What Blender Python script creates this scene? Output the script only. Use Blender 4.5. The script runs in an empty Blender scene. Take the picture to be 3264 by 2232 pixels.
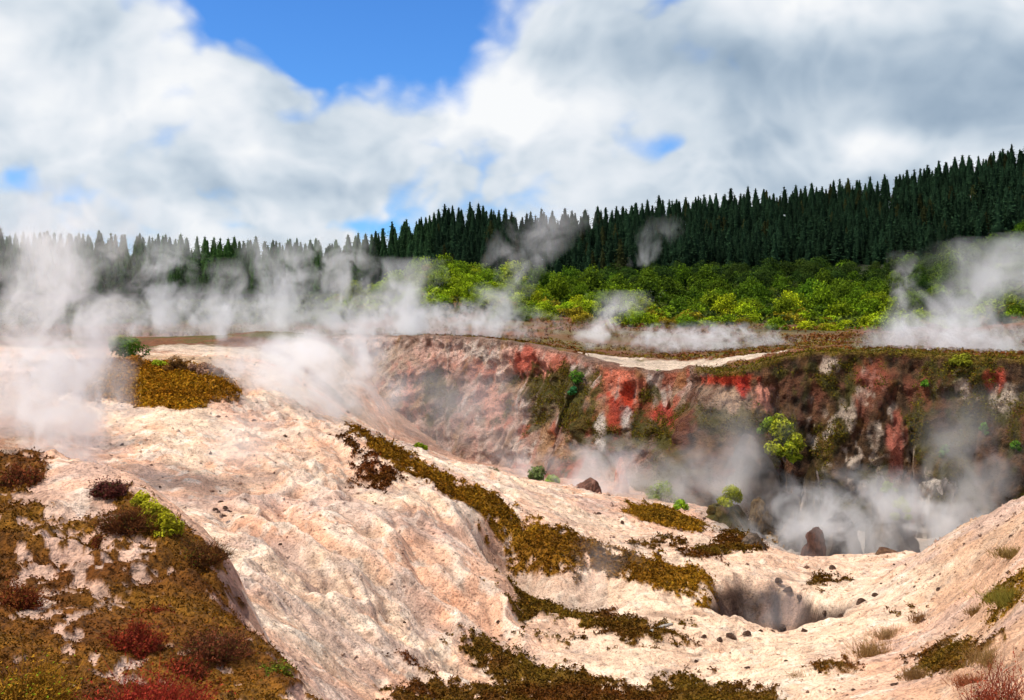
import bpy, math, random
import numpy as np
from mathutils import Vector
C = bpy.context.scene.collection
D = bpy.data
RND = random.Random(7)
RNG = np.random.default_rng(11)
F, CX, HY = 1300.0, 658.0, 405.0          # focal length, centre column and horizon row, for a frame 1316 wide

# ------------------------------------------------------------------ noise
_r = np.random.default_rng(3)
_perm = np.concatenate([_r.permutation(256)] * 3)
_g3 = _r.normal(size=(256, 3)); _g3 /= np.linalg.norm(_g3, axis=1)[:, None]
def perlin(x, y, z=None, seed=0):
    x = np.asarray(x, float) + seed * 17.31; y = np.asarray(y, float) + seed * 9.77
    z = np.zeros_like(x) + seed * .37 if z is None else np.asarray(z, float)
    xi, yi, zi = np.floor(x).astype(int), np.floor(y).astype(int), np.floor(z).astype(int)
    xf, yf, zf = x - xi, y - yi, z - zi
    u, v, w = [t * t * t * (t * (t * 6 - 15) + 10) for t in (xf, yf, zf)]
    def corner(a, b, c):
        h = _perm[(_perm[(_perm[(xi + a) & 255] + yi + b) & 255] + zi + c) & 255]
        g = _g3[h]
        return g[..., 0] * (xf - a) + g[..., 1] * (yf - b) + g[..., 2] * (zf - c)
    l = lambda a, b, t: a + (b - a) * t
    return l(l(l(corner(0,0,0), corner(1,0,0), u), l(corner(0,1,0), corner(1,1,0), u), v),
             l(l(corner(0,0,1), corner(1,0,1), u), l(corner(0,1,1), corner(1,1,1), u), v), w) * 1.5
def fbm(x, y, z=None, o=4, seed=0, gain=.5, lac=2.03):
    s, a = 0, 1
    for i in range(o):
        s = s + a * perlin(x, y, z, seed + i * 3)
        x, y = (x * .8 - y * .6) * lac, (x * .6 + y * .8) * lac
        if z is not None: z = z * lac
        a *= gain
    return s
def sstep(a, b, x):
    t = np.clip((x - a) / (b - a), 0., 1.); return t * t * (3 - 2 * t)
def lerp(a, b, t): return a + (b - a) * t

# ------------------------------------------------------------------ mesh helpers
def make_mesh(name, V, faces, col=None, smooth=False):
    V = np.asarray(V, np.float32); me = D.meshes.new(name)
    faces = [f for f in (faces if isinstance(faces, list) else [faces]) if len(f)]
    me.vertices.add(len(V)); me.vertices.foreach_set('co', V.ravel())
    loops = np.concatenate([np.asarray(f).ravel() for f in faces]).astype(np.int32)
    tot = np.concatenate([np.full(len(f), np.asarray(f).shape[1], np.int32) for f in faces])
    me.loops.add(len(loops)); me.loops.foreach_set('vertex_index', loops)
    me.polygons.add(len(tot)); me.polygons.foreach_set('loop_start', np.concatenate([[0], np.cumsum(tot)[:-1]]).astype(np.int32))
    me.polygons.foreach_set('loop_total', tot)
    if smooth: me.polygons.foreach_set('use_smooth', np.ones(len(tot), bool))
    if col is not None:
        a = me.color_attributes.new('Col', 'FLOAT_COLOR', 'POINT')
        c = np.ones((len(V), 4), np.float32); c[:, :3] = col
        a.data.foreach_set('color', c.ravel())
    me.update(calc_edges=True)
    return me
class Bag:                                     # collects pieces of ONE mesh
    def __init__(s): s.v, s.f, s.c, s.n = [], {3: [], 4: []}, [], 0
    def add(s, V, Fc, col):
        V = np.asarray(V, float); Fc = np.asarray(Fc)
        s.v.append(V); s.f[Fc.shape[1]].append(Fc + s.n)
        s.c.append(np.broadcast_to(np.asarray(col, float), (len(V), 3))); s.n += len(V)
    def mesh(s, name, smooth=False):
        return make_mesh(name, np.concatenate(s.v), [np.concatenate(x) for x in s.f.values() if x], np.concatenate(s.c), smooth)
def link(name, me, mat, parent=None, loc=None, label=None, cat=None, group=None, kind=None):
    o = D.objects.new(name, me); C.objects.link(o)
    if mat and not me.materials: me.materials.append(mat)
    if parent: o.parent = parent
    if loc is not None: o.location = loc
    tag(o, label, cat, group, kind)
    return o
def tag(o, label=None, cat=None, group=None, kind=None):
    for k, v in (('label', label), ('category', cat), ('group', group), ('kind', kind)):
        if v: o[k] = v
def empty(name, loc, label, cat, group=None):
    o = D.objects.new(name, None); C.objects.link(o); o.location = loc; o.empty_display_size = .2
    tag(o, label, cat, group); return o
def leaves(P, N, size, rng, aspect=.45, flat=.6):
    """one diamond leaf per point: P centres, N outward directions"""
    n = len(P); N = N + rng.normal(size=(n, 3)) * flat
    N /= np.linalg.norm(N, axis=1)[:, None] + 1e-9
    T = np.cross(N, rng.normal(size=(n, 3))); T /= np.linalg.norm(T, axis=1)[:, None] + 1e-9
    B = np.cross(N, T); s = np.asarray(size).reshape(-1, 1) * np.ones((n, 1))
    V = np.stack([P - T * s * .5, P + B * s * aspect * .5 + N * s * .06, P + T * s * .5, P - B * s * aspect * .5 + N * s * .06], 1).reshape(-1, 3)
    return V, np.arange(4 * n).reshape(n, 4)
def blades(P, Dr, L, W, rng, bend=.3, seg=2):
    """thin curved twigs or grass blades from P along Dr"""
    n = len(P); Dr = Dr / (np.linalg.norm(Dr, axis=1)[:, None] + 1e-9)
    S = np.cross(Dr, rng.normal(size=(n, 3))); S /= np.linalg.norm(S, axis=1)[:, None] + 1e-9
    Bd = rng.normal(size=(n, 3)) * bend; L = np.asarray(L).reshape(-1, 1) * np.ones((n, 1)); W = np.asarray(W).reshape(-1, 1) * np.ones((n, 1))
    rows = []
    for k in range(seg + 1):
        t = k / seg; c = P + Dr * L * t + Bd * L * t * t
        w = W * (1 - .85 * t) * .5
        rows += [c - S * w, c + S * w]
    V = np.stack(rows, 1).reshape(-1, 3); m = 2 * (seg + 1)
    base = np.arange(n)[:, None] * m
    Fc = np.concatenate([base + np.array([[2*k, 2*k+1, 2*k+3, 2*k+2]]) for k in range(seg)])
    return V, Fc, m
def dirs(n, rng, up=0.):
    d = rng.normal(size=(n, 3)); d[:, 2] = np.abs(d[:, 2]) + up
    return d / np.linalg.norm(d, axis=1)[:, None]

# ------------------------------------------------------------------ materials
def nodes(name):
    m = D.materials.new(name); m.use_nodes = True; nt = m.node_tree; nt.nodes.clear()
    return m, nt, nt.nodes.new, nt.links.new
def math_n(nt, op, a, b=None, clamp=False):
    n = nt.nodes.new('ShaderNodeMath'); n.operation = op; n.use_clamp = clamp
    for i, x in enumerate((a, b)):
        if x is None: continue
        if isinstance(x, (int, float)): n.inputs[i].default_value = x
        else: nt.links.new(x, n.inputs[i])
    return n.outputs[0]
def noise_n(nt, vec, scale, detail=4, rough=.55, dist=0.):
    n = nt.nodes.new('ShaderNodeTexNoise'); n.inputs['Scale'].default_value = scale; n.inputs['Detail'].default_value = detail
    n.inputs['Roughness'].default_value = rough; n.inputs['Distortion'].default_value = dist
    if vec is not None: nt.links.new(vec, n.inputs['Vector'])
    return n.outputs['Fac']
def ramp_n(nt, fac, stops):
    n = nt.nodes.new('ShaderNodeValToRGB'); cr = n.color_ramp
    while len(cr.elements) < len(stops): cr.elements.new(.5)
    for e, (p, c) in zip(cr.elements, stops):
        e.position = p; e.color = (c if isinstance(c, tuple) else (c, c, c)) + (1,)
    nt.links.new(fac, n.inputs[0]); return n.outputs[0]
def mix_n(nt, mode, fac, a, b):
    n = nt.nodes.new('ShaderNodeMix'); n.data_type = 'RGBA'; n.blend_type = mode; n.clamp_factor = True
    for s, x in ((n.inputs['Factor'], fac), (n.inputs['A'], a), (n.inputs['B'], b)):
        if isinstance(x, (int, float)): s.default_value = x
        elif isinstance(x, tuple): s.default_value = x + (1,)
        else: nt.links.new(x, s)
    return n.outputs['Result']
def earth_material(name, s1, s2, s3, bump, dist):
    """mineral ground: attribute colour broken up by speckle at three scales"""
    m, nt, N, L = nodes(name)
    pos = N('ShaderNodeTexCoord').outputs['Object']
    at = N('ShaderNodeAttribute'); at.attribute_name = 'Col'
    n1, n2, n3 = noise_n(nt, pos, s1, 6, .65, .4), noise_n(nt, pos, s2, 5, .7), noise_n(nt, pos, s3, 3, .6)
    c = mix_n(nt, 'MULTIPLY', 1., at.outputs['Color'], ramp_n(nt, n1, [(.36, .74), (.5, 1.0), (.64, 1.18)]))
    c = mix_n(nt, 'MULTIPLY', 1., c, ramp_n(nt, n2, [(.35, .50), (.44, .95), (.55, 1.03), (.66, 1.22)]))
    c = mix_n(nt, 'MULTIPLY', .85, c, ramp_n(nt, n3, [(.36, .56), (.47, 1.), (.64, 1.2)]))
    b = N('ShaderNodeBump'); b.inputs['Strength'].default_value = bump; b.inputs['Distance'].default_value = dist
    h = math_n(nt, 'ADD', math_n(nt, 'MULTIPLY', n1, 1.6), math_n(nt, 'ADD', n2, math_n(nt, 'MULTIPLY', n3, .5)))
    L(h, b.inputs['Height'])
    p = N('ShaderNodeBsdfPrincipled'); p.inputs['Roughness'].default_value = .92; p.inputs['Specular IOR Level'].default_value = .2
    L(c, p.inputs['Base Color']); L(b.outputs[0], p.inputs['Normal'])
    o = N('ShaderNodeOutputMaterial'); L(p.outputs[0], o.inputs[0]); return m
def leaf_material(name, trans=.25, rough=.6, spec=.2):
    m, nt, N, L = nodes(name)
    at = N('ShaderNodeAttribute'); at.attribute_name = 'Col'
    oi = N('ShaderNodeObjectInfo')
    c = mix_n(nt, 'MULTIPLY', 1., at.outputs['Color'], oi.outputs['Color'])
    p = N('ShaderNodeBsdfPrincipled'); p.inputs['Roughness'].default_value = rough; p.inputs['Specular IOR Level'].default_value = .25
    t = N('ShaderNodeBsdfTranslucent'); mx = N('ShaderNodeMixShader'); mx.inputs[0].default_value = trans
    p.inputs['Specular IOR Level'].default_value = spec; L(c, p.inputs['Base Color']); L(c, t.inputs[0]); L(p.outputs[0], mx.inputs[1]); L(t.outputs[0], mx.inputs[2])
    o = N('ShaderNodeOutputMaterial'); L(mx.outputs[0], o.inputs[0]); return m
def bark_material():
    m, nt, N, L = nodes('bark')
    pos = N('ShaderNodeTexCoord').outputs['Object']
    c = ramp_n(nt, noise_n(nt, pos, 9, 4), [(.3, (.05, .035, .025)), (.7, (.16, .12, .09))])
    p = N('ShaderNodeBsdfPrincipled'); p.inputs['Roughness'].default_value = .9; L(c, p.inputs['Base Color'])
    o = N('ShaderNodeOutputMaterial'); L(p.outputs[0], o.inputs[0]); return m
GROUND = earth_material('crater_earth', 1.6, 7, 26, .8, .09)
CLIFF = earth_material('cliff_rock', .9, 3.5, 12, 1., .3)
ROCK = earth_material('boulder_rock', 2.0, 8, 30, .8, .10)
HILL = earth_material('hill_soil', .15, .8, 3, .5, .5)
LEAF = leaf_material('leaf', .25, .75, .06)
NEEDLE = leaf_material('needle', .08, .9, .03)
MOSS = leaf_material('moss', .12, .9, .05)
TWIG = leaf_material('twig', .1, .85, .06)
BARK = bark_material()

# ------------------------------------------------------------------ the lie of the land
def P3(px, py, Y): return ((px - CX) / F * Y, Y, (HY - py) / F * Y)
class TPS:
    def __init__(s, pts):                       # pts: (px, Y, z)
        p = np.array(pts, float); s.u = s.warp(p[:, 0], p[:, 1])
        n = len(p); K = s.k(s.u, s.u) + np.eye(n) * .02
        A = np.zeros((n + 3, n + 3)); A[:n, :n] = K; A[:n, n] = 1; A[:n, n+1:] = s.u; A[n:, :n] = A[:n, n:].T
        s.w = np.linalg.solve(A, np.concatenate([p[:, 2], np.zeros(3)]))
    @staticmethod
    def warp(px, Y): return np.stack([px / 110., 6.5 * np.log(Y)], -1)
    @staticmethod
    def k(a, b):
        d2 = ((a[:, None, :] - b[None, :, :]) ** 2).sum(-1) + 1e-9
        return .5 * d2 * np.log(d2)
    def __call__(s, X, Y):
        sh = np.shape(X); X, Y = np.ravel(X), np.ravel(Y); out = np.empty(len(X)); n = len(s.u)
        for i in range(0, len(X), 20000):
            x, y = X[i:i+20000], Y[i:i+20000]; u = s.warp(np.clip(CX + F * x / y, -220, 1540), y)
            out[i:i+20000] = s.k(u, s.u) @ s.w[:n] + s.w[n] + u @ s.w[n+1:]
        return out.reshape(sh)
seen = [  # points on visible ground: picture column, row, distance
 (0,900,4.5),(0,800,5.8),(0,700,7.8),(0,610,10.5),(0,575,12),(60,600,12),(100,605,11.8),(130,612,11.5),(190,640,11),(250,680,10),(300,720,9),
 (100,700,8),(100,800,6),(200,760,7.2),(200,850,5.6),(280,800,6.6),(300,870,5.6),(340,830,6.6),(400,895,5.6),(290,765,8),
 (430,890,14),(350,760,17),(300,690,20),(250,640,23),(200,610,25),(130,590,26),(500,700,22),(600,780,21),(640,860,19),(560,880,17.5),(400,650,24),
 (300,600,27),(450,600,28),(380,545,33),(330,524,35),(420,552,32),(500,590,30),(560,618,29),(640,668,27.5),(700,695,26.5),(740,708,26),(820,725,25.5),(900,745,25),
 (690,752,25.3),(760,765,24.8),(580,700,24),(650,745,22.5),(600,672,26),
 (440,548,38),(520,572,39),(560,600,34),(600,620,34),(700,655,32),(620,605,38),(800,650,38),(740,630,40),(850,700,31),(780,690,31),(880,680,36),(950,690,36),(950,722,28),
 (1000,712,31),(1100,712,33),(1165,713,34),(1000,735,27.5),(1080,760,25),(1150,740,28),(980,803,22.5),(1062,775,24),
 (700,830,20),(850,840,19.5),(950,830,20.5),(800,790,22.5),(700,780,23.2),(660,768,22.5),(700,895,17),(850,895,16.8),(950,895,16),(560,897,16.5),(480,897,15),
 (1210,705,29),(1260,670,26),(1316,640,23),(1400,590,19),(1250,740,20),(1316,700,17),(1200,780,20),(1100,820,19.5),(1150,860,15),(1250,830,13),(1316,780,12),
 (1316,880,8.5),(1200,895,10.5),(1100,895,12.5),(1000,870,16),(1400,800,8),
 (500,560,56),(600,600,52),(700,620,50),(800,635,47),(900,652,45),(1316,640,43),
 (150,475,36),(220,480,36),(285,492,35),(150,510,33),(290,522,33),(60,470,36),(0,470,36),(200,560,28),(150,560,28.5),(60,560,27),(0,560,26),(0,520,29),(60,585,24),(0,585,22),
 (150,455,46),(250,458,46),(300,455,50),(350,470,44),(330,500,37),(400,505,41),(440,530,43),
]
pts = [(px, Y, (HY - py) / F * Y) for px, py, Y in seen] + [
 (130,14,-3.0),(250,13,-3.7),(300,12,-3.6),(0,15,-2.5),(60,15,-2.9),(370,9.5,-3.5),(430,8,-3.5),(460,10,-4.3),(600,8,-4.1),(600,12,-5.3),(658,3,-1.9),(658,5,-2.9),
 (900,5,-2.9),(900,8,-3.9),(900,12,-5.2),(1100,8,-3.7),(1300,5,-2.2),(300,3.5,-1.7),(0,3,-1.6),(-150,6,-1.5),(-150,10,-1.4),(-150,20,-2.2),(-150,30,-2.2),(-150,50,-1.5),
 (1300,2.2,-1.75),(1300,3.2,-1.9),(1500,2.2,-1.7),(1500,4,-1.75),(1420,5.5,-2.1),(900,2.2,-1.85),(0,2.2,-1.55),(1500,10,-1.9),(1500,16,-1.9),(1500,25,-3),(1500,35,-6.5),(1500,42,-7),(1260,31,-7.8),(1316,28,-6.8),(1400,24,-4.5),(1400,30,-7),
 (1180,38,-9.7),(1100,38,-9.5),(1000,40,-9.4),(1100,44,-9.8),(1220,40,-9.8),(1000,44,-9.2),(1300,36,-9.2),(680,25.2,-7.1),(640,25.5,-6.7),
 (150,60,-1.6),(0,60,-1.5),(300,60,-1.6),(420,62,-1.75),(150,80,-1.5),(300,80,-1.5),(440,80,-1.5),(1100,55,-9.8),(800,58,-8.5),(600,66,-8.),
]
CRATER = TPS(pts)
PLATEAU = TPS([(px, Y, (HY - py) / F * Y) for px, py, Y in [
 (880,488,52),(800,472,56),(900,465,60),(800,460,66),(780,455,72),(950,466,53),(1000,467,48),(1115,457,47),(1240,463,45),(1350,470,43),(1500,480,40),(1000,440,80),(700,447,58),(740,457,57),
 (640,437,60),(600,435,63),(540,433,64),(440,434,66),(700,425,90),(900,428,110),(1100,428,110),(1250,430,95),(1400,432,90),(500,418,120),(300,416,130),(100,416,140),(-150,416,140),
 (150,440,56),(0,441,56),(300,440,58),(-150,441,56),
 (600,402,132),(580,350,170),(540,365,165),(480,390,165),(650,375,165),(750,398,150),(900,405,150),(1000,412,140),(1200,415,135),(850,372,205),(900,366,215),(1000,372,205),(1100,372,210),(1200,350,220),(1316,308,235),(1450,290,240),
 (250,376,300),(100,378,290),(400,378,300),(0,378,290),(-150,375,290),(300,395,200),(100,398,200),(450,380,300),
 (-150,365,360),(50,360,350),(250,365,350),(430,368,380),(480,362,420),(540,350,420),(590,330,420),(650,337,420),(700,337,410),(800,322,410),(900,310,405),(1000,302,400),(1100,295,400),(1200,278,400),(1316,262,400),(1500,240,400),
 (700,362,260),(900,350,260),(1050,345,260),(1200,325,280),(600,360,290),
 (0,385,700),(600,370,800),(1300,330,700),(-150,390,1500),(600,385,1500),(1500,380,1500)]])
rim_px = [(-1500,70),(-400,70),(100,70),(330,70),(440,65),(500,64.5),(540,63.5),(590,62.5),(640,60.5),(690,59),(720,57.5),(745,57),(775,55.5),(800,54.5),(840,54),(870,54),(884,52.5),(892,49.5),(915,48),(950,47.8),(1000,48.4),(1060,47.6),(1115,47),(1180,46.4),(1240,45),(1316,43.5),(1420,42),(1700,39),(2900,30)]
RIM = np.array([((px - CX) / F * Y, Y) for px, Y in rim_px])
_seg = np.linalg.norm(np.diff(RIM, axis=0), axis=1); _cum = np.concatenate([[0], np.cumsum(_seg)])
_s = np.arange(0, _cum[-1], .25); RIMD = np.stack([np.interp(_s, _cum, RIM[:, k]) for k in (0, 1)], 1)
for _ in range(3): RIMD[1:-1] = (RIMD[:-2] + RIMD[1:-1] * 2 + RIMD[2:]) / 4
def rim_Y(X, Y):                                 # rim distance at the bearing of a point
    a = X / Y; ra = RIMD[:, 0] / RIMD[:, 1]; o = np.argsort(ra)
    return np.interp(a, ra[o], RIMD[o, 1])
PIT = [(990, 770)]
def pit_depth(X, Y):
    cx, cy = (994 - CX) / F * 24.2, 24.2
    a = np.arctan2(Y - cy, X - cx)
    r = np.hypot((X - cx) / 1.66, (Y - cy) / 2.05) * (1 + .10 * np.sin(3 * a + 1) + .07 * np.sin(5 * a) + .20 * perlin(X * 1.1, Y * 1.1, seed=33) + .08 * perlin(X * 3, Y * 3, seed=34))
    return 1.7 * (1 - sstep(.5, 1.03, r))
def height(X, Y):
    X, Y = np.asarray(X, float), np.asarray(Y, float)
    px = CX + F * X / Y; d = Y - rim_Y(X, Y)
    c = CRATER(X, np.minimum(Y, 80.)); p = PLATEAU(X, np.maximum(Y, 40.))
    wid = lerp(9., .35, sstep(400, 490, px)); off = lerp(0., .9, sstep(400, 490, px))
    w = sstep(-wid, wid, d - off)
    return lerp(c, p, w) - pit_depth(X, Y)
def hit(px, py, y0=3., y1=160.):
    """where the sight line through a picture point meets the ground"""
    Y = np.geomspace(y0, y1, 1500); X = (px - CX) / F * Y
    below = (HY - py) / F * Y - height(X, Y) < 0
    i = int(np.argmax(below)) if below.any() else int(np.argmin(np.abs((HY - py) / F * Y - height(X, Y))))
    return np.array([X[i], Y[i], height(X[i:i+1], Y[i:i+1])[0]])
def on_ground(x, y): return np.array([x, y, float(height(np.array([x]), np.array([y]))[0])])
def in_poly(X, Y, poly):
    r = np.zeros(X.shape, bool); n = len(poly)
    for i in range(n):
        x0, y0 = poly[i]; x1, y1 = poly[(i + 1) % n]
        if y0 == y1: continue
        c = ((y0 > Y) != (y1 > Y)) & (X < (x1 - x0) * (Y - y0) / (y1 - y0) + x0)
        r ^= c
    return r
# moss mats: outline, cover, clump size (m), colours
BR, OL, RU, YO = (.105, .036, .005), (.145, .080, .008), (.15, .032, .005), (.32, .155, .010)
mats = [
 ([(-200,545),(0,573),(60,598),(62,640),(105,665),(128,625),(160,622),(200,640),(245,680),(302,718),(303,737),(290,752),(318,790),(356,846),(412,900),(430,960),(-200,960)], .76, .075, (.11, .033, .004), (.165, .068, .005), 3.),
 ([(40,466),(215,470),(292,486),(298,516),(245,530),(150,510),(60,502)], .97, .13, (.42,.20,.010), (.30,.12,.006), 20.),
 ([(428,553),(462,576),(510,618),(504,636),(470,628),(452,600)], .72, .16, BR, RU, 20.),
 ([(432,556),(520,590),(600,634),(680,676),(740,692),(830,716),(912,740),(885,754),(790,740),(735,718),(708,730),(675,714),(632,676),(592,646),(530,612)], .98, .15, (.20,.085,.006), YO, 24.),
 ([(640,766),(700,775),(780,790),(840,808),(890,816),(850,832),(800,824),(740,802),(680,792),(645,782)], .92, .11, BR, OL, 15.),
 ([(652,804),(760,822),(798,834),(700,828),(660,816)], .72, .11, BR, OL, 15.),
 ([(555,816),(620,830),(700,850),(770,868),(850,878),(872,860),(912,868),(985,888),(1000,910),(470,910),(530,884),(640,884),(600,850)], .78, .10, BR, OL, 13.),
 ([(480,858),(520,866),(600,870),(560,884),(500,880)], .5, .10, BR, RU, 13.),
 ([(800,655),(840,648),(915,680),(890,688)], .90, .16, (.20,.10,.008), YO, 28.),
 ([(985,684),(1080,688),(1085,700),(1000,702)], .95, .15, (.20,.10,.008), YO, 28.),
 ([(870,712),(960,688),(985,704),(900,722)], .6, .16, OL, BR, 24.),
 ([(770,690),(860,688),(880,700),(790,704)], .5, .16, OL, BR, 24.),
 ([(1165,850),(1225,826),(1290,818),(1288,842),(1240,864),(1185,868)], .92, .09, BR, OL, 9.),
 ([(1255,785),(1290,748),(1340,730),(1340,770),(1290,790)], .70, .09, OL, YO, 9.),
 ([(1030,862),(1090,846),(1105,872),(1040,884)], .50, .08, OL, RU, 10.),
 ([(1020,748),(1085,738),(1090,752),(1040,764)], .60, .14, BR, OL, 20.),
 ([(1120,790),(1200,762),(1205,772),(1140,805)], .42, .1, BR, OL, 12.),
 ([(830,800),(900,794),(905,806),(850,806)], .7, .1, BR, OL, 15.),
]
bare = [([(60,598),(130,606),(142,650),(112,692),(62,690),(52,640)], .75), ([(20,680),(118,652),(185,675),(205,740),(120,800),(92,838),(30,798),(15,740)], .36), ([(120,850),(170,858),(200,882),(110,878)], .35)]
def world_poly(poly, y0, y1=60.): return [tuple(hit(px, min(py, 958), y0, y1)[:2]) for px, py in poly]
for i, m in enumerate(mats):
    mats[i] = (world_poly(m[0], m[5], max(45., m[5] + 5) if m[5] > 5 else 13.),) + m[1:]
# the near bank below the frame
mats[0] = (mats[0][0][:-2] + [(-1.0, 2.0), (-4.5, 2.0)],) + mats[0][1:]
bare = [(world_poly(b, 3., 13.), k) for b, k in bare]
def moss_cover(X, Y):
    """cover 0..1 of every mat, and its colour"""
    M = np.zeros(X.shape); col = np.zeros(X.shape + (3,)); size = np.full(X.shape, .1)
    for poly, dens, cs, c1, c2, _y in mats:
        p = np.array(poly); pad = 1.
        box = (X > p[:, 0].min() - pad) & (X < p[:, 0].max() + pad) & (Y > p[:, 1].min() - pad) & (Y < p[:, 1].max() + pad)
        if not box.any(): continue
        x, y = X[box], Y[box]; k = cs / .1
        g_ = .14 if cs == .075 else .30
        wx = x + g_ * k * perlin(x / (.9*k), y / (.9*k), seed=5) + .10 * k * perlin(x / (.25*k), y / (.25*k), seed=9); wy = y + g_ * k * perlin(x / (.9*k), y / (.9*k), seed=6) + .1 * k * perlin(x / (.25*k), y / (.25*k), seed=8)
        ins = 0.
        for q_ in range(6):
            an = q_ * math.pi / 3; of = cs * (1.4 if q_ % 2 else 3.6)
            ins = ins + in_poly(wx + of * math.cos(an), wy + of * math.sin(an) * 1.6, poly) / 6.
        den = np.full(x.shape, dens)
        if cs == .075:
            for bp, kk in bare: den = np.where(in_poly(wx, wy, bp), dens * (1 - kk), den)
        n = .5 + .5 * fbm(x / (2.6 * cs), y / (2.6 * cs), o=3, seed=2) * 1.3 + .22 * perlin(x / (9 * cs), y / (9 * cs), seed=4)
        den = den * ins ** .95; n4 = .5 + .75 * perlin(x / (1.25 * cs), y / (1.25 * cs), seed=3); n = lerp(n, n4, .45)
        cov = (ins > .05) * (sstep(-.06, .06, den - n) if dens < .97 else sstep(-.12, .08, den + .12 - n))
        t = np.clip(.5 + .9 * fbm(x / (12 * cs), y / (12 * cs), o=3, seed=7), 0, 1)[:, None]
        cc = lerp(np.array(c1), np.array(c2), t)
        up = cov > M[box]
        Mb = M[box]; Mb[up] = cov[up]; M[box] = Mb
        cb = col[box]; cb[up] = cc[up]; col[box] = cb
        sb = size[box]; sb[up] = cs; size[box] = sb
    return M, col, size

# ------------------------------------------------------------------ ground sheets
def sheet(Ys, pxs, detail):
    PX, YY = np.meshgrid(pxs, Ys); X = (PX - CX) / F * YY
    Z = height(X, YY); h0 = Z.copy()
    return PX, X, YY, Z
pxs = np.concatenate([np.arange(-1500, -120, 12.), np.arange(-120, 1440, 1.75), np.arange(1440, 2900, 12.)]); Ys = np.concatenate([np.geomspace(2.0, 3.5, 50)[:-1], np.geomspace(3.5, 12, 300)[:-1], np.geomspace(12, 42, 580)[:-1], np.geomspace(42, 76, 130)])
PX, X, Y, Z = sheet(Ys, pxs, True)
near = 1 - sstep(60, 74, Y)
rimd = Y - rim_Y(X, Y)
# form: hummocks, rills running down the slope, crust
e = .15
gx = (np.roll(Z, -1, 1) - np.roll(Z, 1, 1)) / (np.roll(X, -1, 1) - np.roll(X, 1, 1) + 1e-6); gx[:, 0] = gx[:, -1] = 0
dx = fbm(X / 2.6, Y / 2.6, o=3, seed=20)
slopezone = sstep(230, 330, PX) * (1 - sstep(640, 720, PX)) * sstep(12, 15, Y) * (1 - sstep(36, 40, Y))
rslope = sstep(1120, 1230, PX) * (1 - sstep(26, 33, Y))
a1 = (X * .62 - Y * .78 + .9 * dx); b1 = (X * .78 + Y * .62 + .5 * dx)
fold = perlin(b1 / 2.1 + .5 * dx, a1 / 7.5, seed=24)
rill = np.abs(perlin(b1 / .9, a1 / 3.2, seed=21)) + .5 * np.abs(perlin(b1 / .38, a1 / 1.6, seed=22))
Z = Z + near * (.16 * fbm(X / 3.1, Y / 3.1, o=3, seed=1) * sstep(3, 14, Y) + .055 * fbm(X / .62, Y / .62, o=4, seed=12) * sstep(2, 9, Y))
Z = Z + near * slopezone * (.36 * (.55 - np.abs(fold) * 1.7) + .12 * perlin(b1 / .8, a1 / 3., seed=27) - .15 * (1 - np.clip(rill * 1.6, 0, 1)) + .08)
crust = fbm(X / .24, Y / .24, o=3, seed=15)
lump = sstep(-.1, .8, fbm(X / 1.7, Y / 1.7, o=2, seed=17))
rough = .25 + 1.25 * sstep(-.25, .45, fbm(X / 5.5, Y / 5.5, o=3, seed=28))
crag = 1 - np.abs(perlin(X / .62 + .3 * crust, Y / .62, seed=18)) * 1.7
crag2 = np.abs(perlin(X / .30, Y / .30 + .2 * crust, seed=19))
fine = perlin(X / .11, Y / .13, seed=16)
Z = Z + near * (crust * (.022 + .05 * lump) + rough * ((crag - .5) * .11 * (.25 + lump) + .075 * crag2 * (.3 + lump)) + fine * .012) * sstep(1.5, 7, Y)
a2 = (X * .5 - Y * .85); b2 = (X * .85 + Y * .5)
Z = Z + near * rslope * .06 * perlin(b2 / .35 + .5 * dx, a2 / 2.4, seed=23)
terr = np.abs(perlin(X / 5 + dx * .4, Y / .55 + dx * .8, seed=26))           # runnels across the bench
bench = sstep(640, 720, PX) * (1 - sstep(1080, 1160, PX)) * sstep(14, 17, Y) * (1 - sstep(33, 36, Y))
Z = Z - near * bench * .09 * (1 - np.clip(terr * 3, 0, 1))
M, mcol, msize = moss_cover(X, Y)
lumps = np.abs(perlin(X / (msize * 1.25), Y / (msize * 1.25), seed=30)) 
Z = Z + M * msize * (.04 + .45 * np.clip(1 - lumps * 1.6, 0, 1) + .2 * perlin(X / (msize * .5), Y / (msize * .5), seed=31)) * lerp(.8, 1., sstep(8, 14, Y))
# colour
n1 = fbm(X / 4.5, Y / 4.5, o=4, seed=40); n2 = fbm(X / 1.3, Y / 1.3, o=4, seed=41); n3 = fbm(X / .35, Y / .35, o=3, seed=42)
pink, pale, salmon, white, tan, grey = [np.array(c) for c in ((.70, .405, .265), (.77, .54, .375), (.67, .325, .185), (.84, .71, .57), (.50, .30, .18), (.40, .28, .215))]
col = lerp(pink, pale, sstep(-.25, .35, n1)[..., None])
col = lerp(col, salmon, (sstep(.05, .6, n2) * .6 * (1 - .6 * bench))[..., None])
col = lerp(col, white, (sstep(.08, .45, n3 + .5 * (crag - .5) + .3 * lump - .2) * .6)[..., None])
col = lerp(col, np.array((.22, .13, .09)), (sstep(.42, .62, crag2 + .25 * n3 - .1) * (.10 + .3 * lump))[..., None])
col = lerp(col, tan, (rslope * .75 * sstep(-.5, .3, n2 + .2))[..., None])
col = lerp(col, white, (slopezone * sstep(.5, 1.1, rill) * .35)[..., None])
col = lerp(col, white, (slopezone * sstep(.22, .02, np.abs(fold)) * sstep(-.3, .3, n2 + .2) * .5)[..., None])
col = lerp(col, np.array((.30, .17, .115)), (slopezone * sstep(.38, .62, np.abs(fold) + .12 * n3) * .6)[..., None])
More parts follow.
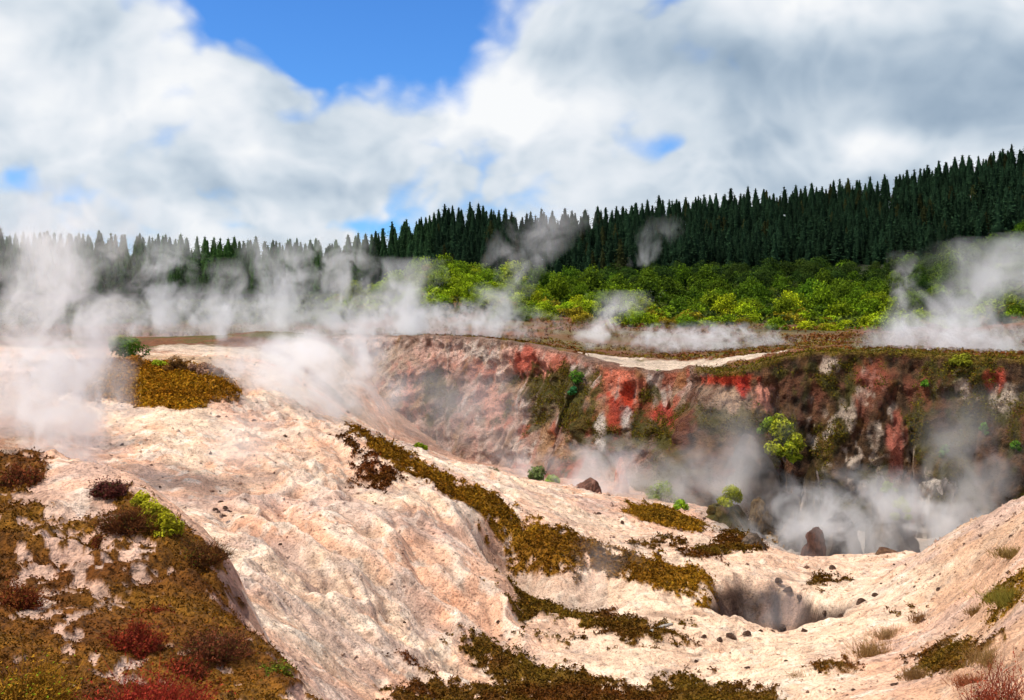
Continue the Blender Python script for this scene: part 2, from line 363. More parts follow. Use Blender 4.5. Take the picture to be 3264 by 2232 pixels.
streak = perlin(b1 / .16 + .8 * dx, a1 / 2.6, seed=43) + .6 * perlin(b1 / .34 + .5 * n2, a1 / 1.7, seed=44)
col = lerp(col, np.array((.33, .20, .15)), (slopezone * sstep(.30, .8, streak) * sstep(-.3, .4, n1 + .3) * .55)[..., None])
col = lerp(col, np.array((.50, .35, .29)), (sstep(.05, .5, fbm(X / 2.4, Y / 2.4, o=4, seed=45)) * .55 * (1 - .5 * bench))[..., None])
col = lerp(col, pale, (bench * .45)[..., None])
col = lerp(col, grey, (sstep(.35, .75, -n2 + .3 * crust) * .55)[..., None])
col = lerp(col, np.array((.25, .16, .11)), (slopezone * (1 - np.clip(rill * 4.0, 0, 1)) * .5)[..., None])
col = lerp(col, np.array((.20, .10, .055)), (bench * (1 - np.clip(terr * 6, 0, 1)) * sstep(0, .3, n2) * .6)[..., None])
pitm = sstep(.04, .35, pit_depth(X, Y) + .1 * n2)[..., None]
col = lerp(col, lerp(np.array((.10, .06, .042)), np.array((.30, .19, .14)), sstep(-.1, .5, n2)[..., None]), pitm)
hol = (sstep(-6.35, -6.9, Z) * (PX > 600) * (PX < 780) * (Y > 23.5) * (Y < 27))[..., None]
col = lerp(col, np.array((.42, .33, .26)), hol * .6)
floor = (sstep(34.5, 37, Y) * sstep(860, 960, PX) * (rimd < 1))[..., None]
col = lerp(col, np.array((.36, .32, .28)), floor * .8)
lowl = (sstep(43, 48, Y) * sstep(430, 540, PX + 40 * n1) * (PX < 930) * (rimd < 1))[..., None]
col = lerp(col, np.array((.42, .22, .15)), lowl * .7)
back = sstep(.2, 1.5, rimd) * sstep(430, 480, PX) + (1 - sstep(430, 480, PX)) * sstep(46, 54, Y)
brown = lerp(np.array((.17, .065, .025)), np.array((.10, .085, .02)), sstep(-.2, .4, n1)[..., None])
path = np.zeros(X.shape)
for px, Yc, rx, ry in ((840, 58, 90, 5.5), (960, 56, 70, 3.2), (780, 63, 50, 5), (300, 52, 120, 5), (420, 58, 60, 4)):
    path = np.maximum(path, np.exp(-((PX - px) / rx) ** 2 - ((Y - Yc) / ry) ** 2))
bk = lerp(brown, np.array((.55, .42, .31)), sstep(.35, .6, path + .25 * n2)[..., None])
col = lerp(col, bk, back[..., None])
lip = np.exp(-((rimd - .6) / .8) ** 2) * sstep(930, 1000, PX)
col = lerp(col, np.array((.20, .13, .015)), (lip * sstep(-.4, .2, n2))[..., None])
leftdark = ((PX < 70) * (Y > 14) * (Y < 34) * (1 - sstep(30, 110, PX)))[..., None]
col = lerp(col, np.array((.22, .11, .06)), leftdark * .6)
bankz = in_poly(X, Y, mats[0][0]) * sstep(13.5, 12., Y)
col = lerp(col, np.array((.50, .30, .21)), (bankz * .65)[..., None])
edgez = in_poly(X + .1 * n2, Y + .1 * n1, world_poly([(240,685),(306,716),(352,788),(430,905),(380,905),(330,850),(262,750)], 3., 13.))[..., None] * .8
col = lerp(col, lerp(np.array((.20, .10, .08)), np.array((.42, .24, .17)), sstep(-.2, .4, n3)[..., None]), edgez)
hillt = (1 - sstep(270, 350, PX + 40 * n1))[..., None] * (sstep(34.5, 37, Y) * (1 - sstep(44, 49, Y)))[..., None] * sstep(-.5, .2, n1)[..., None]
col = lerp(col, np.array((.34, .20, .09)), hillt * .7)
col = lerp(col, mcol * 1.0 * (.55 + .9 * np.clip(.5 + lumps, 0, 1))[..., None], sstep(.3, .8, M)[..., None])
ny, nx = X.shape
idx = np.arange(nx * ny).reshape(ny, nx)
quads = np.stack([idx[:-1, :-1], idx[:-1, 1:], idx[1:, 1:], idx[1:, :-1]], -1).reshape(-1, 4)
Vg = np.stack([X, Y, Z], -1).reshape(-1, 3)
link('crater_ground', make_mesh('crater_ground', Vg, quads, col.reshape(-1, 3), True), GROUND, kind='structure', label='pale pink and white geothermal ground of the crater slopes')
# far land
Yf = np.geomspace(74, 1600, 170); pf = np.arange(-1500, 2900, 9.)
PXf, Xf, Yf2, Zf = sheet(Yf, pf, False)
Zf = Zf - .06 * (1 - sstep(74, 77, Yf2)) + .5 * fbm(Xf / 25, Yf2 / 25, o=3, seed=50) * sstep(100, 150, Yf2)
nf = fbm(Xf / 14, Yf2 / 14, o=4, seed=51)
cf = lerp(np.array((.17, .065, .025)), np.array((.13, .09, .03)), sstep(-.3, .3, nf)[..., None])
cf = lerp(cf, np.array((.035, .04, .012)), sstep(115, 150, Yf2 + 20 * nf)[..., None])
cf = lerp(cf, np.array((.012, .014, .008)), sstep(230, 280, Yf2)[..., None])
ny, nx = Xf.shape; idx = np.arange(nx * ny).reshape(ny, nx)
quads = np.stack([idx[:-1, :-1], idx[:-1, 1:], idx[1:, 1:], idx[1:, :-1]], -1).reshape(-1, 4)
link('hills', make_mesh('hills', np.stack([Xf, Yf2, Zf], -1).reshape(-1, 3), quads, cf.reshape(-1, 3), True), HILL, kind='structure', label='brown plateau and wooded hillside beyond the crater')

# ------------------------------------------------------------------ moss clumps on the mats
def moss_object():
    flat = M.ravel(); cand = np.nonzero((flat > .5) & (PX.ravel() > -120) & (PX.ravel() < 1430) & (Y.ravel() > 3.0))[0]
    area = (Y.ravel()[cand] ** 2)
    pick = RNG.choice(cand, 62000, p=(Y.ravel()[cand] / Y.ravel()[cand].sum()))
    P = Vg[pick]; cs = msize.ravel()[pick]; cc = mcol.reshape(-1, 3)[pick]
    k = 5; P = np.repeat(P, k, 0); cs = np.repeat(cs, k); cc = np.repeat(cc, k, 0)
    n = len(P); d = dirs(n, RNG, .5)
    size = np.clip(P[:, 1] * .0019, .011, .06) * RNG.uniform(.7, 1.5, n)
    P = P + d * size[:, None] * .2 + RNG.normal(size=(n, 3)) * size[:, None] * .6
    V, Fc = leaves(P, d, size * 1.3, RNG, .5, .7)
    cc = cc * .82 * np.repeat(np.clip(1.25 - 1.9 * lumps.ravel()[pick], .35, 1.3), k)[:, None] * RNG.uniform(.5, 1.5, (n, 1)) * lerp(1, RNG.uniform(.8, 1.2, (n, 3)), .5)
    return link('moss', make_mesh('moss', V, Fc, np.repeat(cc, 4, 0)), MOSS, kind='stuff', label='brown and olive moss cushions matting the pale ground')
moss_object()

# ------------------------------------------------------------------ the cliff
def cliff():
    sel = (CX + F * RIMD[:, 0] / RIMD[:, 1] > 425) & (CX + F * RIMD[:, 0] / RIMD[:, 1] < 1750)
    R = RIMD[sel]; seg = np.concatenate([[0], np.cumsum(np.linalg.norm(np.diff(R, axis=0), axis=1))])
    s = np.arange(0, seg[-1], .07); top = np.stack([np.interp(s, seg, R[:, k]) for k in (0, 1)], 1)
    tan_ = np.gradient(top, axis=0); tan_ /= np.linalg.norm(tan_, axis=1)[:, None]
    nor = np.stack([tan_[:, 1], -tan_[:, 0]], 1)                         # towards the crater
    for _ in range(25): nor[1:-1] = (nor[:-2] + nor[1:-1] + nor[2:]) / 3
    nor /= np.linalg.norm(nor, axis=1)[:, None]
    inner = top - nor * 1.6
    zt = PLATEAU(inner[:, 0], inner[:, 1]) + .08
    foot = top + nor * 3.4; zb = CRATER(foot[:, 0], foot[:, 1]) - 1.2
    t = np.linspace(-.12, 1, 165)
    S, T = np.meshgrid(s, t); Tc = np.clip(T, 0, 1)
    hgt = zt - zb
    out = lerp(-.2, 3.0, Tc ** 1.25)
    zz = zt[None] - Tc * hgt[None]
    px_top = CX + F * top[:, 0] / top[:, 1]
    # buttresses, ribs and crust
    Zc = zz
    big = fbm(S / 5.0, Zc / 11, o=2, seed=60); rib = np.abs(perlin(S / 1.7 + .5 * big, Zc / 6., seed=61)); med = fbm(S / 1.1, Zc / 1.4, o=4, seed=62); ledge = perlin(S / 6, Zc / .7 + 1.0 * big, seed=63)
    disp = 1.1 * big * sstep(.02, .35, Tc) + 1.0 * (rib - .3) * sstep(.0, .25, Tc) + .46 * med + .26 * ledge + .22 * (.3 - np.abs(perlin(S / .45, Zc / .9, seed=67)))
    disp = disp - .35 * sstep(.25, .6, perlin(S / .9 + .6 * big, Zc / 5, seed=68)) * sstep(.05, .3, Tc)
    disp = disp + 1.0 * np.exp(-((S - np.interp(955, px_top, s)) / 3.2) ** 2) * sstep(.08, .3, Tc) * (1 - .5 * Tc)
    out = out + disp * sstep(-.05, .10, T)
    over = np.where(T < 0, T / -.12, 0)                                   # the turf lip, running back over the plateau edge
    out = out - over * 1.9
    zz = zz + np.where(T < 0, .10 * (1 - over) + .06 * perlin(S / .6, T * 20, seed=64) - .15 * over, 0) + .10 * fbm(S / .9, S * 0, o=3, seed=66) * (1 - sstep(0, .12, Tc))
    XX = top[None, :, 0] + nor[None, :, 0] * out; YY = top[None, :, 1] + nor[None, :, 1] * out
    px = CX + F * XX / YY; py = HY - F * zz / YY
    n1 = fbm(XX / 1.6, zz / 2.4, YY / 2, o=4, seed=70); n2 = fbm(XX / .5, zz / .9, YY / .6, o=4, seed=71); n3 = fbm(S / .35, Zc / 1.6, o=3, seed=72)
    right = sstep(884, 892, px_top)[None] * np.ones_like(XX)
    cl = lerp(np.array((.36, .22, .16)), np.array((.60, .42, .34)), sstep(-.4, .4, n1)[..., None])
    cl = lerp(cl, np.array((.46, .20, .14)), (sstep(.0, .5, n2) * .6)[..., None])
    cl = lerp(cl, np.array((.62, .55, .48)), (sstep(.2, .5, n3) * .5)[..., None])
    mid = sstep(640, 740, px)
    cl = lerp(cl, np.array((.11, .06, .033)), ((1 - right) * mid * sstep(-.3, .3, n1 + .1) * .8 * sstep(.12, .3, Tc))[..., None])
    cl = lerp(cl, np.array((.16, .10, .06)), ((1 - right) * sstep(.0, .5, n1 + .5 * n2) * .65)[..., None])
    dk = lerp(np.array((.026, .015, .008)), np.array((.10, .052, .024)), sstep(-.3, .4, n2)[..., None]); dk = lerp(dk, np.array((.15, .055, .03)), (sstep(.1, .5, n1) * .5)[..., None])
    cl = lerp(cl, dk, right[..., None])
    moss = np.zeros_like(px)
    m4 = fbm(S / 2.2, Zc / 2.8, o=4, seed=75); m5 = fbm(S / 1.5, Zc / 2.2, o=4, seed=77); m6 = fbm(S / .55, Zc / .9, o=4, seed=79)
    cl = lerp(cl, np.array((.075, .06, .012)), (sstep(.02, .3, m4) * .8 * sstep(.1, .25, Tc) * sstep(560, 660, px))[..., None]); moss = np.maximum(moss, sstep(.05, .4, m4) * sstep(.1, .25, Tc) * sstep(560, 660, px) * .8)
    cl = lerp(cl, lerp(np.array((.40, .085, .035)), np.array((.24, .055, .03)), right[..., None]), (sstep(.2, .45, m5 + .3 * m6) * lerp(.75, .28, right) * sstep(560, 640, px))[..., None])
    cl = lerp(cl, np.array((.30, .15, .05)), (sstep(.18, .5, fbm(S / 1.1, Zc / 2., o=3, seed=78)) * lerp(.6, .3, right))[..., None])
    def blob(x, y, rx, ry, c, a=1., ns=.9, fine=0.):
        nonlocal cl
        ang = 0
        r = np.hypot((px - x) / rx, (py - y) / ry) + ns * (.55 * n1 + .40 * n2) + fine * n3
        m = (1 - sstep(.40, 1.1, r + .38 * n3 + .15 * n2)) * a
        cl = lerp(cl, np.array(c), m[..., None]); return m
    WH, RE, PI_, OG, DK, PA = (.58, .48, .40), (.52, .055, .022), (.55, .22, .15), (.070, .060, .010), (.02, .014, .008), (.40, .29, .21)
    blob(520, 470, 60, 30, PA, .8); blob(600, 452, 80, 16, WH, .8); blob(690, 452, 70, 12, PI_, .7); blob(560, 470, 50, 40, PI_, .5)
    blob(690, 470, 34, 34, PI_, .9); blob(675, 462, 16, 20, (.50, .10, .06), .8); blob(525, 520, 14, 50, PI_, .8); blob(630, 520, 26, 50, PI_, .6)
    blob(755, 462, 40, 10, (.36, .22, .17), .8); blob(720, 470, 14, 14, (.40, .09, .05), .8)
    for x, y, rx, ry in ((565, 505, 30, 34), (735, 495, 42, 26), (690, 500, 22, 22), (745, 540, 26, 34), (832, 508, 18, 22), (820, 545, 14, 30), (780, 560, 20, 24), (845, 560, 16, 20)):
        moss = np.maximum(moss, blob(x, y, rx, ry, OG, .9, 1.1))
    blob(800, 490, 20, 34, (.56, .16, .09), 1.); blob(806, 510, 15, 24, RE, 1., .7); blob(788, 530, 11, 24, (.40, .05, .025), .9); blob(852, 532, 18, 14, (.38, .05, .03), .9); blob(772, 556, 8, 26, WH, .9, .8); blob(806, 540, 7, 18, (.45, .40, .36), .8); blob(800, 592, 30, 16, (.32, .12, .07), .8)
    blob(935, 520, 48, 40, (.40, .26, .17), .95, .7); blob(925, 478, 40, 10, (.34, .23, .17), .9, .7); blob(938, 488, 42, 11, RE, 1., .6); blob(955, 498, 12, 14, (.42, .035, .018), 1., .6); blob(978, 518, 15, 26, PI_, .95, .8); blob(988, 500, 10, 14, PI_, .8)
    for x, y, rx, ry in ((950, 540, 42, 20), (905, 540, 18, 26), (1060, 490, 60, 26), (1090, 470, 50, 10), (1240, 475, 60, 22), (1260, 520, 40, 40), (1190, 490, 26, 30), (1130, 610, 26, 30), (1180, 540, 20, 30), (1010, 480, 30, 14), (1300, 560, 20, 40)):
        moss = np.maximum(moss, blob(x, y, rx, ry, OG, .85, 1.2))
    for x, y, rx, ry, a in ((1085, 560, 46, 50, .9), (1115, 500, 16, 40, .8), (1100, 600, 40, 30, .6), (1045, 530, 12, 40, .8), (1065, 470, 20, 14, .7), (1245, 500, 24, 18, .8), (1290, 510, 18, 26, .7), (1225, 470, 10, 14, .5), (1180, 600, 18, 30, .6), (1140, 555, 22, 34, .8)):
        r = np.hypot((px - x) / rx, (py - y) / ry)
        m = a * (1 - sstep(.5, 1.1, r + .5 * n1)) * sstep(.05, .3, .35 * n3 + .8 * m6 + .3 * n2)
        cl = lerp(cl, np.array((.56, .44, .34)), m[..., None])
    blob(1152, 578, 13, 46, (.34, .10, .065), .95, .6); blob(1118, 484, 22, 22, (.26, .06, .035), .8); blob(1170, 500, 12, 26, (.18, .05, .03), .7); blob(1284, 488, 16, 16, (.42, .07, .04), .95, .7); blob(1190, 505, 8, 30, (.20, .06, .03), .8); blob(1108, 520, 14, 26, (.22, .07, .04), .7)
    lipm = (1 - sstep(.0, .025, T + .02 * n2)) * right
    cl = lerp(cl, np.array((.17, .11, .014)), (lipm * .85)[..., None])
    cl = lerp(cl, np.array((.20, .12, .08)), ((1 - sstep(.0, .02, T)) * (1 - right) * .7)[..., None])
    moss = np.maximum(moss * sstep(-.25, .25, n2 + .1), lipm * .6)
    low = sstep(.80, 1., Tc)[..., None]
    cl = lerp(cl, np.array((.30, .17, .12)), low * .5 * (1 - right[..., None]))
    ny, nx = XX.shape; idx = np.arange(nx * ny).reshape(ny, nx)
    q = np.stack([idx[1:, :-1], idx[1:, 1:], idx[:-1, 1:], idx[:-1, :-1]], -1).reshape(-1, 4)
    V = np.stack([XX, YY, zz], -1).reshape(-1, 3)
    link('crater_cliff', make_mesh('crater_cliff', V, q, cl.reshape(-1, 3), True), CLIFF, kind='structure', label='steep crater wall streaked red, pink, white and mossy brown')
    # hanging moss and ferns on the wall
    w = (sstep(.25, .7, moss) * (T > -.1)).ravel() ; w[(px.ravel() < 420) | (px.ravel() > 1420)] = 0
    pick = RNG.choice(len(w), 13000, p=w / w.sum()); nv = np.stack([nor[pick % nx][:, 0], nor[pick % nx][:, 1], np.full(len(pick), .5)], 1)
    k = 3; Pp = np.repeat(V[pick], k, 0) + RNG.normal(size=(len(pick) * k, 3)) * .08; nv = np.repeat(nv, k, 0)
    sz = RNG.uniform(.05, .13, len(Pp)); Vm, Fm = leaves(Pp + nv * .06, nv, sz, RNG, .5, .7)
    cc = lerp(np.array((.034, .028, .005)), np.array((.18, .15, .010)), RNG.uniform(0, 1, (len(Pp), 1)) ** 2)
    cc = lerp(cc, np.array((.12, .05, .01)), (RNG.uniform(0, 1, (len(Pp), 1)) > .75) * .7)
    link('cliff_moss', make_mesh('cliff_moss', Vm, Fm, np.repeat(cc, 4, 0)), MOSS, kind='stuff', label='olive moss and ferns hanging on the crater wall')
    return V, px, py
CV, Cpx, Cpy = cliff()
def on_cliff(px, py):
    d = (Cpx.ravel() - px) ** 2 + (Cpy.ravel() - py) ** 2
    return CV[int(np.argmin(d))]

# ------------------------------------------------------------------ plants
def bush_mesh(name, seed, R, H, n, leaf, c_dark, c_light, lumps=9, base=.15, aspect=.5, stems=None):
    """leafy dome made of clumps; shading is painted into the leaf colours, dark inside and below, light outside and on top"""
    rng = np.random.default_rng(seed); V, Fc, cc = [], [], []
    cen = dirs(lumps, rng) * np.array([R, R, H]) * rng.uniform(.45, .8, (lumps, 1)); cen[:, 2] = np.clip(cen[:, 2], base * H, H * .82); cen[0] = (0, 0, H * .55)
    rad = rng.uniform(.32, .5, lumps) * min(R, H); rad[0] = .62 * min(R, H)
    which = rng.choice(lumps, n, p=rad ** 2 / (rad ** 2).sum()); d = rng.normal(size=(n, 3)); d /= np.linalg.norm(d, axis=1)[:, None]
    rr = rng.uniform(.25, 1, n) ** .45
    P = cen[which] + d * (rad[which] * rr)[:, None] * np.array([1, 1, .85]); P[:, 2] = np.maximum(P[:, 2], .02 * H)
    V, Fc = leaves(P, d + np.array([0, 0, .4]), leaf * rng.uniform(.6, 1.4, n), rng, aspect, .6)
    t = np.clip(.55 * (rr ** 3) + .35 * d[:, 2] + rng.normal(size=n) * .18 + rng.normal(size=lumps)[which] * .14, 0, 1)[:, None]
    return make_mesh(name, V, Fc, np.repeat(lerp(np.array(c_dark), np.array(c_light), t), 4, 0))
def twig_mesh(name, seed, R, H, n, w, c1, c2, spread=.9):
    """dense wiry shrub: fine shoots forking out of short stems"""
    rng = np.random.default_rng(seed)
    b = Bag(); k = max(14, n // 60); d = dirs(k, rng, .25) * np.array([spread * R, spread * R, H])
    L0 = rng.uniform(.45, .85, k) * np.clip(.85 + .9 * perlin(d[:, 0] / R * 2.2 + seed, d[:, 1] / R * 2.2, d[:, 2] / H * 1.5), .35, 1.35)
    V, Fc, m = blades(rng.normal(size=(k, 3)) * np.array([.12 * R, .12 * R, 0]), d, np.linalg.norm(d, axis=1) * L0, w * 2.2, rng, .15, 3)
    b.add(V, Fc, (.07, .035, .025))
    j = rng.integers(0, k, n); tt = rng.uniform(.3, 1.05, n)
    st = d[j] * (L0[j] * tt)[:, None] + rng.normal(size=(n, 3)) * .10 * np.array([R, R, H])
    st[:, 2] = np.abs(st[:, 2])
    dd = d[j] / np.linalg.norm(d[j], axis=1)[:, None] + rng.normal(size=(n, 3)) * .55 + np.array([0, 0, .35])
    V, Fc, m = blades(st, dd, rng.uniform(.14, .34, n) * max(R, H), w, rng, .25, 2)
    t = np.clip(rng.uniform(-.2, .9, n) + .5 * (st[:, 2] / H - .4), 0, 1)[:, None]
    b.add(V, Fc, np.repeat(lerp(np.array(c1), np.array(c2), t), m, 0))
    n2 = n; q = rng.integers(0, n, n2); lp = st[q] + dd[q] * (rng.uniform(.1, .3, n2) * max(R, H) * .8)[:, None]
    V, Fc = leaves(lp, dd[q], w * 3.2 * rng.uniform(.6, 1.5, n2), rng, .5, .8)
    b.add(V, Fc, np.repeat(lerp(np.array(c1), np.array(c2), np.clip(t[q] + .2, 0, 1)) * np.where(rng.uniform(0, 1, (n2, 1)) > .78, np.array((.55, 1.5, .6)), 1.), 4, 0))
    return b.mesh(name)
def stem_mesh(name, seed, H, r, n=4):
    rng = np.random.default_rng(seed); b = Bag()
    for i in range(n):
        d = np.array([rng.normal() * .35, rng.normal() * .35, 1.]); p0 = np.array([rng.normal() * r, rng.normal() * r, -.15 * H])
        rings = []
        for k in range(4):
            t = k / 3; c = p0 + d * H * t + np.array([0, 0, 0]); rr = r * (1 - .65 * t)
            a = np.arange(6) * math.pi / 3; rings.append(np.stack([c[0] + rr * np.cos(a), c[1] + rr * np.sin(a), np.full(6, c[2])], 1))
        q = [[k * 6 + a, k * 6 + (a + 1) % 6, k * 6 + 6 + (a + 1) % 6, k * 6 + 6 + a] for k in range(3) for a in range(6)]
        b.add(np.concatenate(rings), np.array(q), (.1, .07, .05))
    return b.mesh(name, True)
def leafy(name, label, cat, p, R, H, n, leaf, cd, cl, seed, lumps=9, group=None, sink=.05):
    e = empty(name, (p[0], p[1], p[2] - sink * H), label, cat, group)
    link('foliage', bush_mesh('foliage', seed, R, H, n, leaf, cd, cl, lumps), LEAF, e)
    if cat in ('bush', 'fern'): link('stem', stem_mesh('stem', seed, H * .6, max(.012, R * .04)), BARK, e)
    return e
def twiggy(name, label, cat, p, R, H, n, w, c1, c2, seed, spread=.9, group=None):
    o = link(name, twig_mesh(name, seed, R, H, n, w, c1, c2, spread), TWIG, None, (p[0], p[1], p[2] - .02), label, cat, group)
    return o
LIME, GRN, DGR = (.22, .30, .015), (.10, .19, .015), (.020, .045, .006)
RED1, RED2, BRN1, BRN2 = (.10, .012, .008), (.33, .045, .018), (.055, .022, .010), (.20, .065, .018)

# near bank
near = [ # px, py of base, width px, height px, palette, kind, label
 ('red_shrub', 175, 838, 92, 52, RED1, RED2, 'rounded rust red shrub on the near mossy bank'),
 ('dark_shrub', 272, 848, 118, 46, BRN1, (.22,.06,.025), 'wide dark brown red shrub right of the rounded red one'),
 ('red_shrub', 204, 795, 50, 22, RED1, RED2, 'small low red shrub above the rounded red shrub'),
 ('red_shrub', 236, 868, 76, 30, BRN1, RED2, 'low russet shrub below the wide dark shrub'),
 ('brown_shrub', 25, 628, 82, 44, BRN1, (.24,.055,.018), 'brown red shrub crowning the top left of the near bank'),
 ('brown_shrub', 162, 682, 92, 50, BRN1, BRN2, 'brown wiry shrub beside the lime green bush on the bank'),
 ('brown_shrub', 138, 634, 56, 26, (.05,.014,.012), (.16,.04,.03), 'dark purplish shrub at the crest of the near bank'),
 ('brown_shrub', 262, 722, 84, 42, BRN1, (.20,.075,.016), 'brown green shrub overhanging the gully edge'),
 ('red_shrub', 20, 782, 88, 52, RED1, (.24,.07,.015), 'red brown shrub at the left edge of the bank'),
 ('red_shrub', 128, 700, 26, 26, RED1, BRN2, 'small brown red tuft shrub amid broken moss'),
 ('olive_shrub', 352, 872, 56, 34, (.06,.05,.008), (.22,.20,.02), 'yellow green low shrub near the bottom of the bank'),
 ('olive_shrub', 30, 905, 150, 92, (.12,.05,.008), (.42,.20,.015), 'orange and yellow heath shrub in the bottom left corner'),
 ('red_shrub', 190, 935, 240, 76, (.14,.012,.008), (.40,.045,.022), 'crimson heath shrub filling the bottom left edge'),
 ('red_shrub', 330, 915, 90, 40, BRN1, RED2, 'dark red heath tuft at the foot of the bank'),
]
for i, (nm, px, py, w, h, c1, c2, lab) in enumerate(near):
    p = hit(px, min(py, 899), 3., 13.)
    if py > 899: p = on_ground((px - CX) / F * 4.3, 4.3)
    sc = p[1] / F; H = h * sc if py <= 899 else (405 + 1300 * -p[2] / 4.3 - (py - h)) * sc
    twiggy(nm, lab, 'shrub', p, w * .60 * sc, max(H * .62, .06), int(2600 * max(1, w / 90)), .0042 if p[1] < 9 else .007, c1, c2, 100 + i)
for k, (px, py, lab) in enumerate([(183, 652, 'lime green sprig highest in the bright streak on the near bank'), (194, 664, 'second lime green sprig down the bright streak on the near bank'), (205, 677, 'third lime green sprig down the bright streak on the near bank'), (217, 690, 'lowest lime green sprig of the bright streak beside the gully edge')]):
    p = hit(px, py, 3., 13.); leafy('lime_shrub', lab, 'shrub', p, .10 + .012 * k, .19 + .02 * k, 700, .030, (.18,.17,.01), (.54,.50,.02), 201 + k, 12, 'lime green sprigs on the near bank')
# right foreground
p = on_ground((1290 - CX) / F * 6.2, 6.2); twiggy('red_shrub', 'fuzzy red shrub in the bottom right corner', 'shrub', p, .42, (405 + 1300 * -p[2] / 6.2 - 866) * 6.2 / F, 2600, .005, (.14,.02,.012), (.34,.07,.03), 301)
def tuft(px, py, w, h, c1, c2, seed, label, y0=6.):
    p = hit(px, py, y0, 40.); sc = p[1] / F; rng = np.random.default_rng(seed); n = 1100
    st = np.concatenate([rng.normal(size=(n, 2)) * w * sc * .22, np.zeros((n, 1))], 1)
    d = np.concatenate([.5 * st[:, :2] / (w * sc * .5) + rng.normal(size=(n, 2)) * .5, np.ones((n, 1))], 1)
    V, Fc, m = blades(st, d, h * sc * rng.uniform(.25, .75, n), max(.006, sc * .8), rng, .3, 3)
    link('grass_tuft', make_mesh('grass_tuft', V, Fc, np.repeat(lerp(np.array(c1), np.array(c2), rng.uniform(0, 1, (n, 1))), m, 0)), TWIG, None, (p[0], p[1], p[2] - .02), label, 'grass tuft', 'dry tufts on the right slope')
for i, a in enumerate([(1128, 842, 60, 26, (.16,.08,.03), (.40,.24,.09), 'straw coloured dry grass tuft in the middle of the right slope'),
    (1150, 820, 50, 18, (.20,.11,.05), (.42,.27,.12), 'pale dry grass tuft just above the straw coloured one'),
    (1085, 868, 62, 20, (.14,.08,.02), (.32,.18,.05), 'brown green grass tuft low on the right slope'),
    (1300, 775, 60, 30, (.10,.09,.012), (.30,.24,.04), 'olive grass tuft at the right edge of the slope'),
    (1262, 790, 30, 16, (.12,.07,.02), (.30,.16,.05), 'small brown tuft below the olive one at the right edge'),
    (1190, 798, 36, 14, (.12,.05,.02), (.28,.14,.05), 'flat rusty tuft among stones on the right slope'),
    (1225, 830, 24, 14, (.18,.10,.04), (.36,.22,.09), 'small dry tuft behind the dark moss mound'),
    (1280, 850, 70, 26, (.16,.09,.03), (.36,.22,.08), 'wide straw tuft above the red corner shrub'), (1305, 715, 50, 18, (.16,.10,.03), (.34,.22,.07), 'dry tuft highest up the right slope'), (1180, 870, 44, 16, (.14,.07,.03), (.30,.17,.06), 'brown tuft left of the dark moss mound'), (1250, 880, 50, 18, (.20,.06,.03), (.36,.13,.05), 'reddish tuft beside the red corner shrub'),
    (1038, 872, 40, 12, (.12,.07,.02), (.28,.17,.05), 'low brown tuft leftmost on the right slope')]):
    tuft(*a[:6], 320 + i, a[6])
# plants in the middle distance: px, py base, w, h (px), y-range
mid = [
 ('green_bush', 165, 458, 54, 28, (.02,.06,.006), (.13,.26,.02), 40, 60, 'round green bush on the rise right of the big steam column'),
 ('green_bush', 152, 446, 30, 16, (.12,.16,.01), (.36,.40,.02), 44, 66, 'yellow green bush behind the round green bush'),
 ('brown_bush', 172, 474, 40, 18, (.18,.08,.012), (.42,.18,.03), 36, 52, 'russet bush in front of the round green bush'),
 ('lime_bush', 202, 474, 36, 12, (.14,.20,.01), (.38,.46,.02), 36, 52, 'low lime bush beside the russet bush'),
 ('brown_bush', 225, 478, 30, 26, (.10,.05,.015), (.32,.15,.04), 36, 52, 'dark brown twiggy bush on the mossy rise'),
 ('brown_bush', 262, 480, 56, 14, (.20,.10,.06), (.45,.25,.15), 36, 52, 'low mauve brown bush right of the twiggy bush'),
 ('lime_bush', 538, 578, 26, 9, (.16,.24,.01), (.40,.50,.02), 34, 46, 'lime cushion plant at the edge of the pale ridge'),
 ('grey_bush', 634, 614, 28, 14, (.08,.06,.035), (.22,.19,.10), 34, 48, 'grey green tussock at the foot of the red wall'),
 ('green_bush', 688, 618, 34, 20, (.06,.09,.03), (.20,.26,.08), 36, 50, 'hazy green shrub at the foot of the red wall'),
 ('lime_bush', 710, 622, 26, 12, (.12,.22,.015), (.30,.44,.03), 36, 50, 'bright green shrub beside the hazy one below the red wall'),
 ('green_bush', 852, 644, 44, 30, (.12,.18,.02), (.36,.48,.05), 34, 48, 'bright green shrub standing in steam on the pale slope'),
 ('lime_bush', 875, 654, 24, 12, (.14,.26,.01), (.32,.48,.02), 34, 48, 'lime green clump right of the shrub in the steam'),
 ('green_bush', 1018, 650, 22, 16, (.05,.10,.02), (.18,.30,.05), 34, 44, 'small green shrub on the grey mound in the crater'),
 ('lime_bush', 1054, 693, 18, 8, (.10,.22,.01), (.24,.42,.02), 30, 44, 'tiny lime clump below the dark crater rocks'),
 ('green_bush', 1246, 640, 32, 17, (.04,.10,.02), (.16,.30,.06), 36, 46, 'green fern bush on the crater floor at right'),
]
for i, (nm, px, py, w, h, cd, cl_, y0, y1, lab) in enumerate(mid):
    p = hit(px, py, y0, y1); sc = p[1] / F
    leafy(nm, lab, 'bush', p, w * .5 * sc, h * sc, int(500 + 18 * w), max(.05, 3.4 * sc), cd, cl_, 400 + i, 7 + i % 4)

